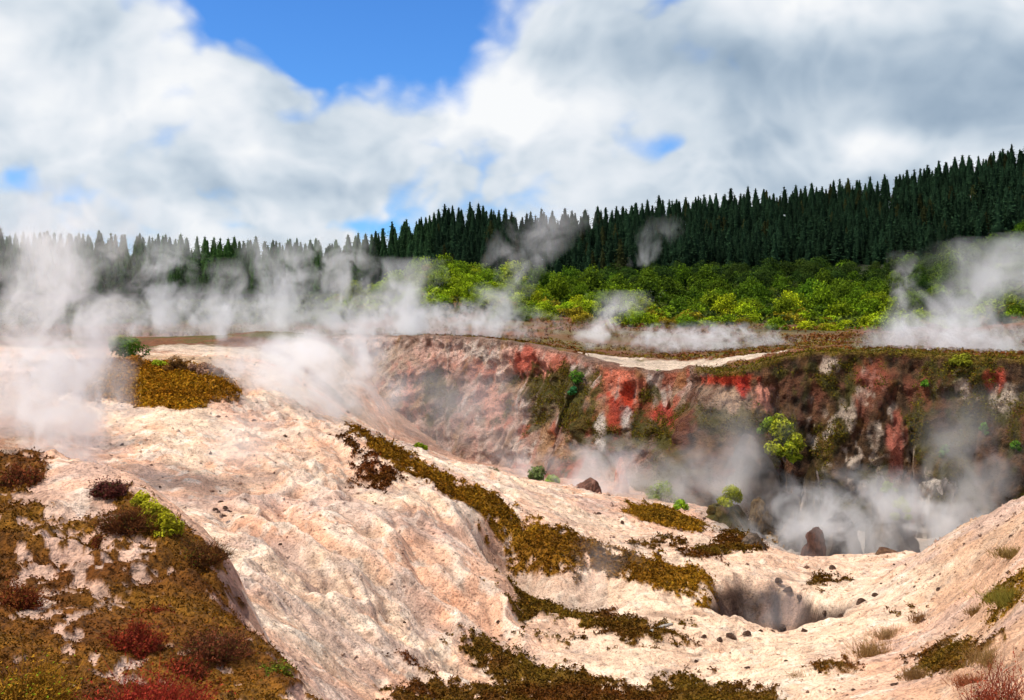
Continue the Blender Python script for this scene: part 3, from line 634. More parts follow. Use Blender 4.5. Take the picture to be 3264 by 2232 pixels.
# ------------------------------------------------------------------ rocks
def rock_mesh(name, seed, R, H, shape, c1, c2, c3, res=40, tops=None):
    rng = np.random.default_rng(seed); a = np.linspace(0, 2 * math.pi, res * 2, endpoint=False); t = np.linspace(0, 1, res)
    A, T = np.meshgrid(a, t); prof = {'cone': 1 - T ** .85 * .97, 'dome': np.clip(1 - T ** 2., 0, 1) ** .55, 'spire': (1 - T) ** .55 * (1 - .45 * T)}[shape]
    x, y, z = np.cos(A) * prof, np.sin(A) * prof, T
    o = seed * 3.7
    n = fbm(x * 1.6 + o, y * 1.6 + z * .9, z * 2.0 + o, o=5, seed=seed % 50)
    n2 = fbm(x * 4 + o, y * 4, z * 5 + o, o=4, seed=seed % 40)
    rg = np.abs(perlin(x * 2.6 + o, y * 2.6 + o, z * 1.4, seed=seed % 30)); rg2 = np.abs(perlin(x * 7, y * 7 + o, z * 5, seed=seed % 20))
    k = 1 + .40 * n * (.25 + .75 * (1 - .4 * T)) + .14 * n2 - .45 * (.3 - rg) - .18 * (.3 - rg2)
    q3 = np.stack([x * k, y * k, z], -1)
    for _ in range(11):
        nn_ = rng.normal(size=3); nn_[2] = abs(nn_[2]) * .6; nn_ /= np.linalg.norm(nn_); dd_ = rng.uniform(.55, .85)
        over_ = np.maximum(0, q3 @ nn_ - dd_); q3 = q3 - over_[..., None] * nn_ * .85
    x, y, z = q3[..., 0] * 1.15, q3[..., 1] * 1.15, q3[..., 2] / max(q3[..., 2].max(), .75); k = 1.
    x, y = x * k * R, y * k * R; z = z * H * (1 + .10 * n) 
    x = x + .25 * R * T * math.cos(o); y = y + .15 * R * T * math.sin(o)
    col = lerp(np.array(c1), np.array(c2), sstep(-.3, .4, n2)[..., None])
    col = lerp(col, np.array(c3), (sstep(.15, .45, n + .4 * n2) * .9)[..., None])
    idx = np.arange(A.size).reshape(A.shape); nx = np.roll(idx, -1, 1)
    q = np.stack([idx[:-1], nx[:-1], nx[1:], idx[1:]], -1).reshape(-1, 4)
    V = np.stack([x, y, z], -1).reshape(-1, 3)
    return make_mesh(name, V, q, col.reshape(-1, 3), True)
DKR = ((.030,.022,.018), (.085,.062,.05), (.14,.105,.08))
def rock(px, py, w, h, y, shape, cols, seed, label, name='rock', z=None):
    Xr = (px - CX) / F * y; zb = (HY - py) / F * y; sc = y / F
    g = on_ground(Xr, y)[2]; base = min(zb, g) - .15
    H = (HY - (py - h)) / F * y - base
    e = link(name, rock_mesh(name, seed, w * .5 * sc, H, shape, *cols), ROCK, None, (Xr, y, base), label, 'rock')
    return e, (Xr, y, base + H)
PALE = ((.16,.12,.09), (.42,.34,.27), (.52,.44,.36))
GRY = ((.06,.05,.045), (.13,.105,.09), (.20,.16,.13))
rock(978, 668, 130, 108, 45.5, 'cone', ((.045,.033,.027),(.10,.075,.06),(.13,.09,.065)), 11, 'large dark talus cone against the crater wall under the bright shrub', 'talus_mound')
rock(1040, 668, 40, 78, 43.5, 'spire', ((.07,.045,.018),(.14,.09,.03),(.48,.38,.30)), 12, 'thin pale streaked rock fin beside the talus cone', 'rock_pinnacle')
rock(1023, 688, 54, 34, 41.5, 'cone', GRY, 13, 'grey rock mound with a small green shrub near its top')
rock(1078, 700, 70, 40, 40.5, 'dome', DKR, 14, 'broad dark boulder pile rising from the steaming floor')
rock(1047, 688, 30, 12, 38.5, 'dome', ((.06,.025,.016),(.12,.05,.03),(.15,.07,.045)), 15, 'reddish brown round boulder in front of the grey mound')
rock(1146, 692, 76, 78, 41, 'cone', ((.05,.038,.03),(.11,.085,.07),(.16,.12,.09)), 16, 'dark leaning pinnacle edged with bright green moss', 'rock_pinnacle')
rock(1203, 664, 58, 74, 44.3, 'dome', ((.10,.075,.055), (.30,.24,.19), (.44,.37,.30)), 17, 'pale whitish buttress at the foot of the right wall', 'rock_buttress')
rock(940, 664, 56, 24, 42, 'dome', ((.05,.045,.012),(.12,.085,.02),(.10,.06,.03)), 18, 'brown rock capped by a green mossy mound')
rock(975, 664, 34, 24, 42.5, 'dome', ((.07,.04,.015),(.16,.09,.03),(.18,.12,.06)), 19, 'ochre rock between the mossy mound and the talus cone')
rock(968, 694, 40, 9, 33, 'dome', ((.07,.05,.035),(.13,.09,.06),(.2,.14,.1)), 20, 'flat brown rock on the bench edge')
rock(1146, 712, 50, 8, 32.5, 'dome', ((.10,.05,.03),(.17,.09,.05),(.24,.15,.1)), 21, 'flat reddish slab at the bench edge before the steam')
rock(756, 624, 30, 9, 42, 'dome', ((.10,.05,.035),(.17,.08,.055),(.22,.11,.08)), 22, 'reddish boulder at the back of the pale slope')
rock(800, 594, 22, 6, 47, 'dome', ((.3,.10,.06),(.45,.2,.14),(.5,.3,.22)), 23, 'pinkish boulder at the foot of the red streak')
def at(px, py, y): return np.array(P3(px, py, y))
leafy('cliff_shrub', 'tall bright yellow green shrub crowning the dark talus cone', 'bush', at(1008, 584, 43.6), .78, 2.3, 2600, .15, (.08,.11,.008), (.50,.52,.03), 501, 20)
leafy('cliff_shrub', 'trailing lime foliage below the tall bright shrub', 'bush', at(1018, 592, 43.2), .45, 1.3, 700, .16, (.08,.12,.008), (.32,.38,.02), 502, 8)
leafy('cliff_shrub', 'green shrub left of the tall bright shrub on the wall', 'bush', at(988, 556, 44.6),   .5, .7, 700, .14, (.05,.09,.008), (.26,.36,.02), 503, 8)
leafy('moss_mound', 'bright green mossy mound topping a brown rock in the steam', 'moss', at(940, 648, 41.6), .62, .95, 1800, .11, (.14,.16,.01), (.46,.48,.03), 504, 8)
leafy('moss_strip', 'bright green moss running down the right edge of a dark pinnacle', 'moss', at(1158, 668, 40.0), .42, 1.3, 900, .10, (.14,.18,.015), (.38,.44,.04), 505, 8)
leafy('moss_strip', 'green moss cap on the top of the dark pinnacle', 'moss', at(1141, 632, 40.4), .35, .5, 500, .09, (.12,.16,.015), (.28,.36,.04), 506, 6)
leafy('turf_tuft', 'shaggy yellow green turf hump on the rim of the right wall', 'turf', at(1240, 469, 45.2), 1.25, .5, 1600, .13, (.07,.08,.008), (.30,.30,.02), 507, 10)
for i, (px, py, w, h, lab) in enumerate([(1211, 575, 16, 26, 'dark green fern tuft halfway down the right wall'), (1302, 570, 18, 14, 'green fern tuft on the wall at the right edge'), (1187, 492, 12, 8, 'tiny bright fern on the dark wall below the rim'),
    (1262, 545, 12, 26, 'thin trailing fern on the misty right wall'), (738, 482, 26, 18, 'light green fern clump on the red left wall'), (736, 500, 16, 12, 'blue green fern tuft below the light fern clump'), (846, 480, 34, 10, 'yellow green fern fringe under the notch in the rim')]):
    p = on_cliff(px, py); sc = p[1] / F
    leafy('fern_clump', lab, 'fern', (p[0], p[1] - .25, p[2] - h * .5 * sc), w * .5 * sc, h * sc, 420, .13, (.02,.07,.01), (.14,.30,.02) if i != 5 else (.06,.26,.10), 520 + i, 6, 'ferns on the crater wall')
# loose stones
stone_meshes = [rock_mesh('stone', 60 + i, 1, .9, 'dome', (.07,.035,.022), (.13,.07,.045), (.20,.13,.09), 9) for i in range(5)]
stones = [(552,408+190,0)]
spots = [(284,646,14),(290,653,10),(296,658,12),(281,658,8),(277,655,9),(300,650,8),(311,668,14),(288,663,9),(206,626,8),(140,505,9),(157,572,8),(143,588,9),
 (1013,758,16),(1028,770,12),(1000,748,14),(1070,730,14),(1108,775,20),(1148,737,26),(1160,742,16),(1133,753,14),(1176,756,12),(1060,790,10),(1035,812,14),(1048,809,12),(1005,806,14),(992,812,12),(978,812,13),(960,814,16),(940,818,20),(925,824,15),(1080,792,12),(1120,808,14),(905,818,16),(1094,748,12),
 (820,700,9),(845,712,10),(770,660,9),(700,640,9),(640,625,8),(800,672,9),(730,668,8),(905,668,10),(880,658,10),(560,610,8),
 (500,842,8),(476,858,9),(470,820,7),(520,800,7),(455,770,8),(545,700,7),(520,690,8),(620,720,9),(590,755,8),(440,720,7),(410,690,8),(370,640,8),(540,848,9),(1190,800,14),(1240,800,12),(1165,815,13),(1206,758,11),(1290,720,12),(1150,880,14),(1098,888,13),(1300,690,10),(1235,712,10),(1125,765,12),(895,850,10),(760,846,9),(690,838,9),(640,800,8),(1010,850,9),(960,858,8),(360,700,8),(330,668,7)]
for i, (px, py, w) in enumerate(spots):
    p = hit(px, py, 12., 45.) if px > 260 or py < 600 else hit(px, py, 14., 45.); s = w * .40 * p[1] / F
    o = link('stone', stone_meshes[i % 5], ROCK, None, (p[0], p[1], p[2] - .25 * s), 'small dark brown stone lying loose on pale ground', 'stone', 'loose dark stones on pale ground')
    o.rotation_euler = (0, 0, RND.uniform(0, 6.3)); o.scale = (s * RND.uniform(.7, 1.2), s * RND.uniform(.7, 1.1), s * RND.uniform(.8, 1.2))
def rubble():
    """crumbled crust: angular bits too many to count"""
    flat = ((M < .1) & (PX > -40) & (PX < 1360) & (Y > 4) & (Y < 44) & (rimd < -1) & (pit_depth(X, Y) < .1)).ravel()
    wgt = flat * (Y.ravel() ** .6) * (.15 + sstep(-.1, .5, fbm(X / 1.5, Y / 1.5, o=3, seed=90)).ravel() + 1.5 * rslope.ravel())
    pick = RNG.choice(len(wgt), 9000, p=wgt / wgt.sum()); P = Vg[pick]; n = len(P)
    sz = P[:, 1] * .0011 * RNG.uniform(.5, 1, n) ** 1. * (1 + 2.2 * RNG.uniform(0, 1, n) ** 6)
    u = np.array([(1,0,0),(0,1,0),(-1,0,0),(0,-1,0),(0,0,.9),(0,0,-.6)], float)
    V = P[:, None, :] + u[None] * sz[:, None, None] * RNG.uniform(.55, 1.3, (n, 6, 1)) + RNG.normal(size=(n, 6, 3)) * sz[:, None, None] * .18
    f = np.array([(0,1,4),(1,2,4),(2,3,4),(3,0,4),(1,0,5),(2,1,5),(3,2,5),(0,3,5)])
    Fc = (np.arange(n)[:, None, None] * 6 + f[None]).reshape(-1, 3)
    c = col.reshape(-1, 3)[pick] * RNG.uniform(.8, 1.1, (n, 1)); dk = RNG.uniform(0, 1, (n, 1)) > .86
    c = np.where(dk, np.array((.14, .075, .05)) * RNG.uniform(.5, 1.6, (n, 1)), c)
    link('rubble', make_mesh('rubble', V.reshape(-1, 3), Fc, np.repeat(c, 6, 0)), ROCK, kind='stuff', label='crumbled pale and brown crust scattered over the slopes')
rubble()
# bleached branch on the bench
pa, pb = hit(836, 819, 14, 30), hit(864, 808, 14, 30); b = Bag(); rings = []
for k in range(6):
    t = k / 5; c = lerp(pa, pb, t) + np.array([0, 0, .09 + .02 * math.sin(3 * t)]); a = np.arange(7) * 2 * math.pi / 7; r = .055 * (1 - .45 * t)
    ax = (pb - pa) / np.linalg.norm(pb - pa); s_ = np.cross(ax, (0, 0, 1)); s_ /= np.linalg.norm(s_); u_ = np.cross(s_, ax)
    rings.append(c + r * (np.cos(a)[:, None] * s_ + np.sin(a)[:, None] * u_))
b.add(np.concatenate(rings), np.array([[k*7+j, k*7+(j+1) % 7, k*7+7+(j+1) % 7, k*7+7+j] for k in range(5) for j in range(7)]), (.42, .38, .33))
link('fallen_branch', b.mesh('fallen_branch', True), ROCK, label='bleached grey branch lying across dark moss', cat='branch')

# ------------------------------------------------------------------ scrub on the slope beyond the plateau
scrub = []
pal = [((.036,.062,.003), (.24,.36,.010)), ((.016,.040,.003), (.12,.21,.008)), ((.07,.11,.003), (.42,.54,.012)), ((.09,.07,.006), (.38,.30,.015)), ((.008,.022,.004), (.050,.090,.010))]
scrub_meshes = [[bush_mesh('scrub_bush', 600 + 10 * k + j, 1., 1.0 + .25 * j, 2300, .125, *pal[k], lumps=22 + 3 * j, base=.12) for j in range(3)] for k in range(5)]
scrub_lab = ['mid green scrub bush on the slope below the pines', 'dark green scrub bush on the upper slope', 'bright green scrub bush at the foot of the slope', 'yellowish scrub bush where the slope meets the plateau', 'very dark scrub bush just under the pine wood']
made = 0; tries = 0; cells = []
while made < 285 and tries < 20000:
    tries += 1
    hump = made < 60
    px, t = (RND.gauss(575, 62) if hump else RND.uniform(470, 1330)), RND.random()
    y_lo = 118 if px > 640 else 138
    Yb = y_lo + t * ((172 if hump else 250) - y_lo)
    x = (px - CX) / F * Yb
    if px < 650 and Yb > 180: continue
    if px < 520 and RND.random() < .6: continue
    r = RND.uniform(1.6, 3.0) * (1.15 if Yb > 170 else 1 if Yb > 138 else .7)
    if any((x - a) ** 2 + (Yb - b_) ** 2 < ((r + c_) * .55) ** 2 for a, b_, c_ in cells): continue
    cells.append((x, Yb, r)); g = on_ground(x, Yb)
    pn = float(perlin(np.array([x / 22]), np.array([Yb / 22]), seed=80)[0]) + RND.uniform(-.35, .35); far = (Yb - y_lo) / (225 - y_lo)
    if px > 660:
        k = 2 if far < .32 and pn > -.15 else 0 if far < .45 else 1 if far < .8 else 4
        if far < .08 and RND.random() < .5: k = 3
        if k == 3 and Yb > 140: k = 0
        if px > 1180: k = 1 if RND.random() < .6 else 4
    else: k = 2 if pn > -.05 else 0
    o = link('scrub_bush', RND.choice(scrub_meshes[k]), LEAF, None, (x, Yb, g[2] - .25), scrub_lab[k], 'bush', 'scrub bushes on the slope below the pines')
    tall = RND.uniform(.8, 1.5) if Yb > 140 else RND.uniform(.6, 1.)
    o.scale = (r, r * RND.uniform(.85, 1.15), r * tall); o.rotation_euler = (0, 0, RND.uniform(0, 6.3))
    v = RND.uniform(.75, 1.25); o.color = (v * RND.uniform(.85, 1.2), v, v, 1); made += 1
def scrub_mass():
    """the rest of the scrub, past the bushes that stand out"""
    V, Fc, cc, n0 = [], [], [], 0
    rad = np.array(cells)
    for _ in range(900):
        px = RND.uniform(425, 1460); y0 = 118 if px > 640 else 140; Yb = RND.uniform(y0, 262 if px > 640 else 180); x = (px - CX) / F * Yb
        r = RND.uniform(1.1, 2.3) * (.7 if Yb < 130 else 1.25 if Yb > 190 else 1); g = on_ground(x, Yb)
        k = RND.choice((2, 3, 0)) if Yb < 145 else RND.choice((2, 0, 0, 3)) if px < 650 else RND.choice((0, 1, 1)) if Yb < 200 else RND.choice((1, 4, 1))
        me = RND.choice(scrub_meshes[k]); 
        if k not in scrub_np:
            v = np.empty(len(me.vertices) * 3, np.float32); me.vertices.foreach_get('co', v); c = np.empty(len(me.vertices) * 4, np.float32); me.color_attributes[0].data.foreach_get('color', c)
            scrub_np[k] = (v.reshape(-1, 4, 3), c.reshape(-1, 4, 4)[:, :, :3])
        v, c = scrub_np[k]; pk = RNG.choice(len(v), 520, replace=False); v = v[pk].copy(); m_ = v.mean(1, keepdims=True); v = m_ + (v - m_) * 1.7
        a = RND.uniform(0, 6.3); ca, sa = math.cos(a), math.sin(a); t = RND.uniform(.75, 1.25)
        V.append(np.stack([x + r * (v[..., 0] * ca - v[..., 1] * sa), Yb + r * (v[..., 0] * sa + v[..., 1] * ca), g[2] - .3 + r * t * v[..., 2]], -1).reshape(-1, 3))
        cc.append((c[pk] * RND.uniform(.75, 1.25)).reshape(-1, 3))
    V = np.concatenate(V); link('scrub', make_mesh('scrub', V, np.arange(len(V)).reshape(-1, 4), np.concatenate(cc)), LEAF, kind='stuff', label='tangled green scrub closing the gaps between the bushes')
scrub_np = {}
scrub_mass()
def undergrowth():
    """low heath and fern between the bushes and over the plateau"""
    n = 9000; px = RNG.uniform(-60, 1400, n); Yq = 78 + (RNG.uniform(0, 1, n) ** 1.2) * 160; x = (px - CX) / F * Yq
    g = height(x, Yq); nn = fbm(x / 9, Yq / 9, o=3, seed=83) + .3 * RNG.normal(size=n)
    keep = (nn > .0) | (Yq > 128); x, Yq, g, nn = x[keep], Yq[keep], g[keep], nn[keep]; n = len(x)
    s = RNG.uniform(.25, .6, n) * np.where(Yq > 130, 2.2, np.where(Yq > 112, 1.2, .8)); k = 7
    P = np.repeat(np.stack([x, Yq, g], 1), k, 0); ss = np.repeat(s, k); d = dirs(len(P), RNG, .1); P = P + d * ss[:, None] * np.array([1.2, 1.2, .8])
    V, Fc = leaves(P, d, ss * .8, RNG, .6, .6)
    c = np.where((Yq < 125)[:, None], lerp(np.array((.16,.05,.015)), np.array((.16,.12,.015)), RNG.uniform(0, 1, (n, 1)) ** 1.5), lerp(np.array((.02,.035,.006)), np.array((.10,.13,.012)), RNG.uniform(0, 1, (n, 1)) ** 2))
    c = np.repeat(c, k, 0) * RNG.uniform(.6, 1.4, (len(P), 1))
    link('undergrowth', make_mesh('undergrowth', V, Fc, np.repeat(c, 4, 0)), LEAF, kind='stuff', label='low rusty heath and fern covering the plateau and the slope')
undergrowth()
def heath():
    """low rusty cushions on the plateau edge"""
    n = 5200; px = RNG.uniform(425, 1420, n); x0 = (px - CX) / F
    Yq = RNG.uniform(45, 80, n); x = x0 * Yq; keep = Yq > rim_Y(x, Yq) + 1.6; x, Yq, px = x[keep], Yq[keep], px[keep]
    pth = np.zeros(len(x))
    for a, Yc, rx, ry in ((840, 58, 90, 5.5), (960, 56, 70, 3.2), (780, 63, 50, 5)): pth = np.maximum(pth, np.exp(-((px - a) / rx) ** 2 - ((Yq - Yc) / ry) ** 2))
    nn = fbm(x / 4, Yq / 4, o=3, seed=88); keep = (pth < .4) & (nn > -.25); x, Yq = x[keep], Yq[keep]; n = len(x)
    g = height(x, Yq); s = RNG.uniform(.08, .22, n); k = 8
    P = np.repeat(np.stack([x, Yq, g], 1), k, 0); ss = np.repeat(s, k); d = dirs(len(P), RNG, .1); P = P + d * ss[:, None] * np.array([1.5, 1.5, .8])
    V, Fc = leaves(P, d, ss, RNG, .6, .6)
    c = lerp(np.array((.15,.045,.012)), np.array((.17,.13,.015)), np.clip(RNG.uniform(-.3, 1, (n, 1)) , 0, 1)); c = np.repeat(c, k, 0) * RNG.uniform(.5, 1.4, (len(P), 1))
    link('heath', make_mesh('heath', V, Fc, np.repeat(c, 4, 0)), MOSS, kind='stuff', label='rusty heath on the flat ground behind the crater rim')
heath()

# ------------------------------------------------------------------ pines
def pine_crown(seed, whorls=24, per=8, sub=4, H=1.):
    """unit-height conifer: drooping whorls with sprays of needles"""
    rng = np.random.default_rng(seed); P, Dn, S, cc = [], [], [], []
    for i in range(whorls):
        t = (i + rng.uniform(-.3, .3)) / whorls; z = .04 + .94 * t
        if z > .99: z = .99
        R = (.25 * (1 - t) ** .72 + .02) * rng.uniform(.8, 1.15)
        for j in range(max(3, int(per * (1 - .4 * t)))):
            a = rng.uniform(0, 2 * math.pi); Rj = R * rng.uniform(.6, 1.15); up = .35 * t - .12
            for k in range(sub):
                q = (k + .6) / sub
                P.append((math.cos(a) * Rj * q, math.sin(a) * Rj * q, z + Rj * q * up - .05 * q * q * (1 - t) + rng.normal() * .006))
                Dn.append((math.cos(a) * .4, math.sin(a) * .4, .9)); S.append(.088 * (1 - .55 * t) * rng.uniform(.7, 1.3))
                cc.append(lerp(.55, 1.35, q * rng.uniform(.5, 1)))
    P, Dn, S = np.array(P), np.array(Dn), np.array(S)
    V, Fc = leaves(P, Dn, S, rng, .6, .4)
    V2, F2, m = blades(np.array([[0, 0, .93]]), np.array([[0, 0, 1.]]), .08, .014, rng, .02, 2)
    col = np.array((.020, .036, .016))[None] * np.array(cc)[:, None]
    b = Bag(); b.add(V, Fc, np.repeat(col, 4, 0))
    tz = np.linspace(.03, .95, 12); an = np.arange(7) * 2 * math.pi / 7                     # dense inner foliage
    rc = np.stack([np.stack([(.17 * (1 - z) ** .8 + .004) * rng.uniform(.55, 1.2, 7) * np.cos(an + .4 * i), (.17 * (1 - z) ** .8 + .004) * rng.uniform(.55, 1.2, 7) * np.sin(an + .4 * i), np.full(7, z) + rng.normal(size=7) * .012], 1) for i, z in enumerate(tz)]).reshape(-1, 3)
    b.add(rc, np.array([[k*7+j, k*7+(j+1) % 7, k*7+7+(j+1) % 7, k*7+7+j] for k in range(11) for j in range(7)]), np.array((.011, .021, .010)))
    b.add(V2, F2, (.02, .036, .016)); return b
def pine_trunk(seed):
    b = Bag(); a = np.arange(6) * math.pi / 3; rings = [np.stack([r * np.cos(a), r * np.sin(a), np.full(6, z)], 1) for r, z in ((.014, -.05), (.011, .25), (.007, .6), (.001, .97))]
    b.add(np.concatenate(rings), np.array([[k*6+j, k*6+(j+1) % 6, k*6+6+(j+1) % 6, k*6+6+j] for k in range(3) for j in range(6)]), (.1, .08, .07)); return b.mesh('trunk', True)
crowns = [pine_crown(700 + i).mesh('crown') for i in range(7)]; trunks = [pine_trunk(i) for i in range(2)]
lod = [pine_crown(750 + i, 18, 7, 3) for i in range(5)]
lod = [(np.concatenate(b.v), b.f, np.concatenate(b.c)) for b in lod]
trees = []
cells = {}
tries = 0
while tries < 160000:
    tries += 1
    px = RND.uniform(-110, 1430); 
    ymin = 292 if px < 470 else 262 if px > 690 else 262 + (690 - px) * .15
    Yt = RND.uniform(ymin, 440); x = (px - CX) / F * Yt
    key = (int(x // 3.), int(Yt // 3.))
    if any((x - a) ** 2 + (Yt - b_) ** 2 < (3.3 if Yt > 300 else 4.3) for i in (-1, 0, 1) for j in (-1, 0, 1) for a, b_ in cells.get((key[0] + i, key[1] + j), ())): continue
    cells.setdefault(key, []).append((x, Yt)); trees.append((x, Yt, px))
trees = np.array(trees); tg = height(trees[:, 0], trees[:, 1]) + (trees[:, 1] > 255) * np.interp(trees[:, 2], [-100, 440, 480, 560, 640, 760, 1150, 1330], [7.6, 7.6, 9.6, 12.2, 10.6, 8.2, 9.4, 13.]) * sstep(290, 400, trees[:, 1])
th = 6.9 + 1.7 * RNG.normal(size=len(trees)) + 1.2 * fbm(trees[:, 0] / 18, trees[:, 1] / 18, o=2, seed=97); th = np.clip(th, 4., 12.); th += np.interp(trees[:, 2], [-100, 440, 480, 560, 640, 760, 1150, 1330], [1.5, 1.5, 1., 1., 1., .5, .5, 1.])
top_py = HY - F * (tg + th) / trees[:, 1]
# the ones that show largest: front rows and those whose tips stand on the skyline
sky = np.full(200, 1e9)
score = np.zeros(len(trees)); colbin = ((trees[:, 2] + 120) / 8).astype(int)
order = np.argsort(trees[:, 1])
for i in order:
    c = colbin[i]; score[i] = max(0, sky[c] - top_py[i]) if sky[c] < 1e8 else 60
    sky[c] = min(sky[c], top_py[i])
inview = (trees[:, 2] > -15) & (trees[:, 2] < 1331)
chosen = np.argsort(-(score * inview))[:290]; is_ch = np.zeros(len(trees), bool); is_ch[chosen] = True
def tint(x, Yt, px):  # cloud shadow put into the tint: left belt lighter as if lit, ridge darker
    v = RND.uniform(.6, 1.5)
    if px < 470: base = (2.3, 2.7, 1.3)
    elif px < 560: base = (1.3, 1.6, 1.3)
    else: base = (.80, 1.0, 1.0)
    if RND.random() < .05: base = (1.7, 1.05, .7) if px > 560 else base
    return tuple(v * c for c in base)
for i in chosen:
    x, Yt, px = trees[i]; c = tint(x, Yt, px)
    lab = 'green conifer in the belt of trees behind the left steam' if px < 470 else 'dark conifer on the left shoulder of the wooded ridge' if px < 720 else 'tall dark conifer on the skyline of the right ridge' if Yt > 350 else 'dark conifer in the front ranks above the scrub slope'
    e = empty('pine_tree', (x, Yt, tg[i] - .3), lab, 'tree', 'conifers of the wooded ridge')
    e.scale = (th[i] * RND.uniform(.9, 1.2),) * 2 + (th[i],); e.rotation_euler = (0, 0, RND.uniform(0, 6.3))
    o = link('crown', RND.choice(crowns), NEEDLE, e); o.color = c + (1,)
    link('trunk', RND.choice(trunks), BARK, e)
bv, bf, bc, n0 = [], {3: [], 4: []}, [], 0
for i in np.nonzero(~is_ch & ((score > 1.2) | ~inview))[0]:
    x, Yt, px = trees[i]; v, f, c = lod[RND.randrange(5)]; a = RND.uniform(0, 6.3); ca, sa = math.cos(a), math.sin(a); w = th[i] * RND.uniform(.95, 1.25)
    bv.append(np.stack([x + w * (v[:, 0] * ca - v[:, 1] * sa), Yt + w * (v[:, 0] * sa + v[:, 1] * ca), tg[i] - .3 + th[i] * v[:, 2]], 1))
    for q in f[4]: bf[4].append(q + n0)
    bc.append(c * np.array(tint(x, Yt, px))); n0 += len(v)
link('pine_wood', make_mesh('pine_wood', np.concatenate(bv), np.concatenate(bf[4]), np.concatenate(bc)), NEEDLE, kind='stuff', label='dense dark conifer wood covering the ridge')

# ------------------------------------------------------------------ steam
def steam_material(name, H, lean, r0, r1, dens, nscale, mist, flat, seed, sharp, fade0, fade1):
    m, nt, N, L = nodes(name)
    pos = N('ShaderNodeTexCoord').outputs['Object']; sp = N('ShaderNodeSeparateXYZ'); L(pos, sp.inputs[0]); X_, Y_, Z_ = sp.outputs
    mt = lambda op, a, b=None, clamp=False: math_n(nt, op, a, b, clamp)
    if mist:
        q = mt('SQRT', mt('ADD', mt('ADD', mt('POWER', mt('DIVIDE', mt('ABSOLUTE', X_), r0), 2), mt('POWER', mt('DIVIDE', mt('ABSOLUTE', Y_), r1), 2)), mt('POWER', mt('DIVIDE', mt('ABSOLUTE', Z_), H), 2)))
        env = 1.
    else:
        t = mt('DIVIDE', Z_, H, True); ts = mt('POWER', t, 1.35)
        r = mt('ADD', mt('MULTIPLY', mt('POWER', t, .75), r1 - r0), r0)
        sw = mt('MULTIPLY', mt('MULTIPLY', mt('SINE', mt('ADD', mt('MULTIPLY', t, 5.), seed * 1.3)), t), .12 * r1)
        dx_ = mt('SUBTRACT', mt('SUBTRACT', X_, mt('MULTIPLY', ts, lean[0])), sw); dy_ = mt('SUBTRACT', Y_, mt('MULTIPLY', ts, lean[1]))
        q = mt('DIVIDE', mt('SQRT', mt('ADD', mt('MULTIPLY', dx_, dx_), mt('MULTIPLY', dy_, dy_))), r)
        env = mt('MULTIPLY', mt('MULTIPLY', t, 14., True), mt('POWER', mt('SUBTRACT', 1., t), fade1))
        env = mt('MULTIPLY', env, mt('SUBTRACT', 1., mt('MULTIPLY', t, fade0)))
    mp = N('ShaderNodeMapping'); mp.inputs['Location'].default_value = (seed * 7.1, seed * 3.3, seed * 1.7); mp.inputs['Scale'].default_value = (1, 1, flat); L(pos, mp.inputs[0])
    n = noise_n(nt, mp.outputs[0], nscale, 4, .58, .9)
    core = mt('SUBTRACT', 1., q)
    d = mt('ADD', mt('MULTIPLY', core, 1.0), mt('MULTIPLY', mt('SUBTRACT', n, .53), sharp * 1.9))
    mr = N('ShaderNodeMapRange'); mr.interpolation_type = 'SMOOTHSTEP'; mr.inputs['From Min'].default_value = .02; mr.inputs['From Max'].default_value = 1.; L(d, mr.inputs[0])
    d = mt('MULTIPLY', mr.outputs[0], mt('MULTIPLY', core, 2.2, True))
    d = mt('MULTIPLY', d, dens)
    if env != 1.: d = mt('MULTIPLY', d, env)
    vs = N('ShaderNodeVolumeScatter'); vs.inputs['Color'].default_value = (.97, .965, .97, 1); vs.inputs['Anisotropy'].default_value = .2
    L(d, vs.inputs['Density'])
    o = N('ShaderNodeOutputMaterial'); L(vs.outputs[0], o.inputs['Volume'])
    m.cycles.volume_step_rate = .9
    return m
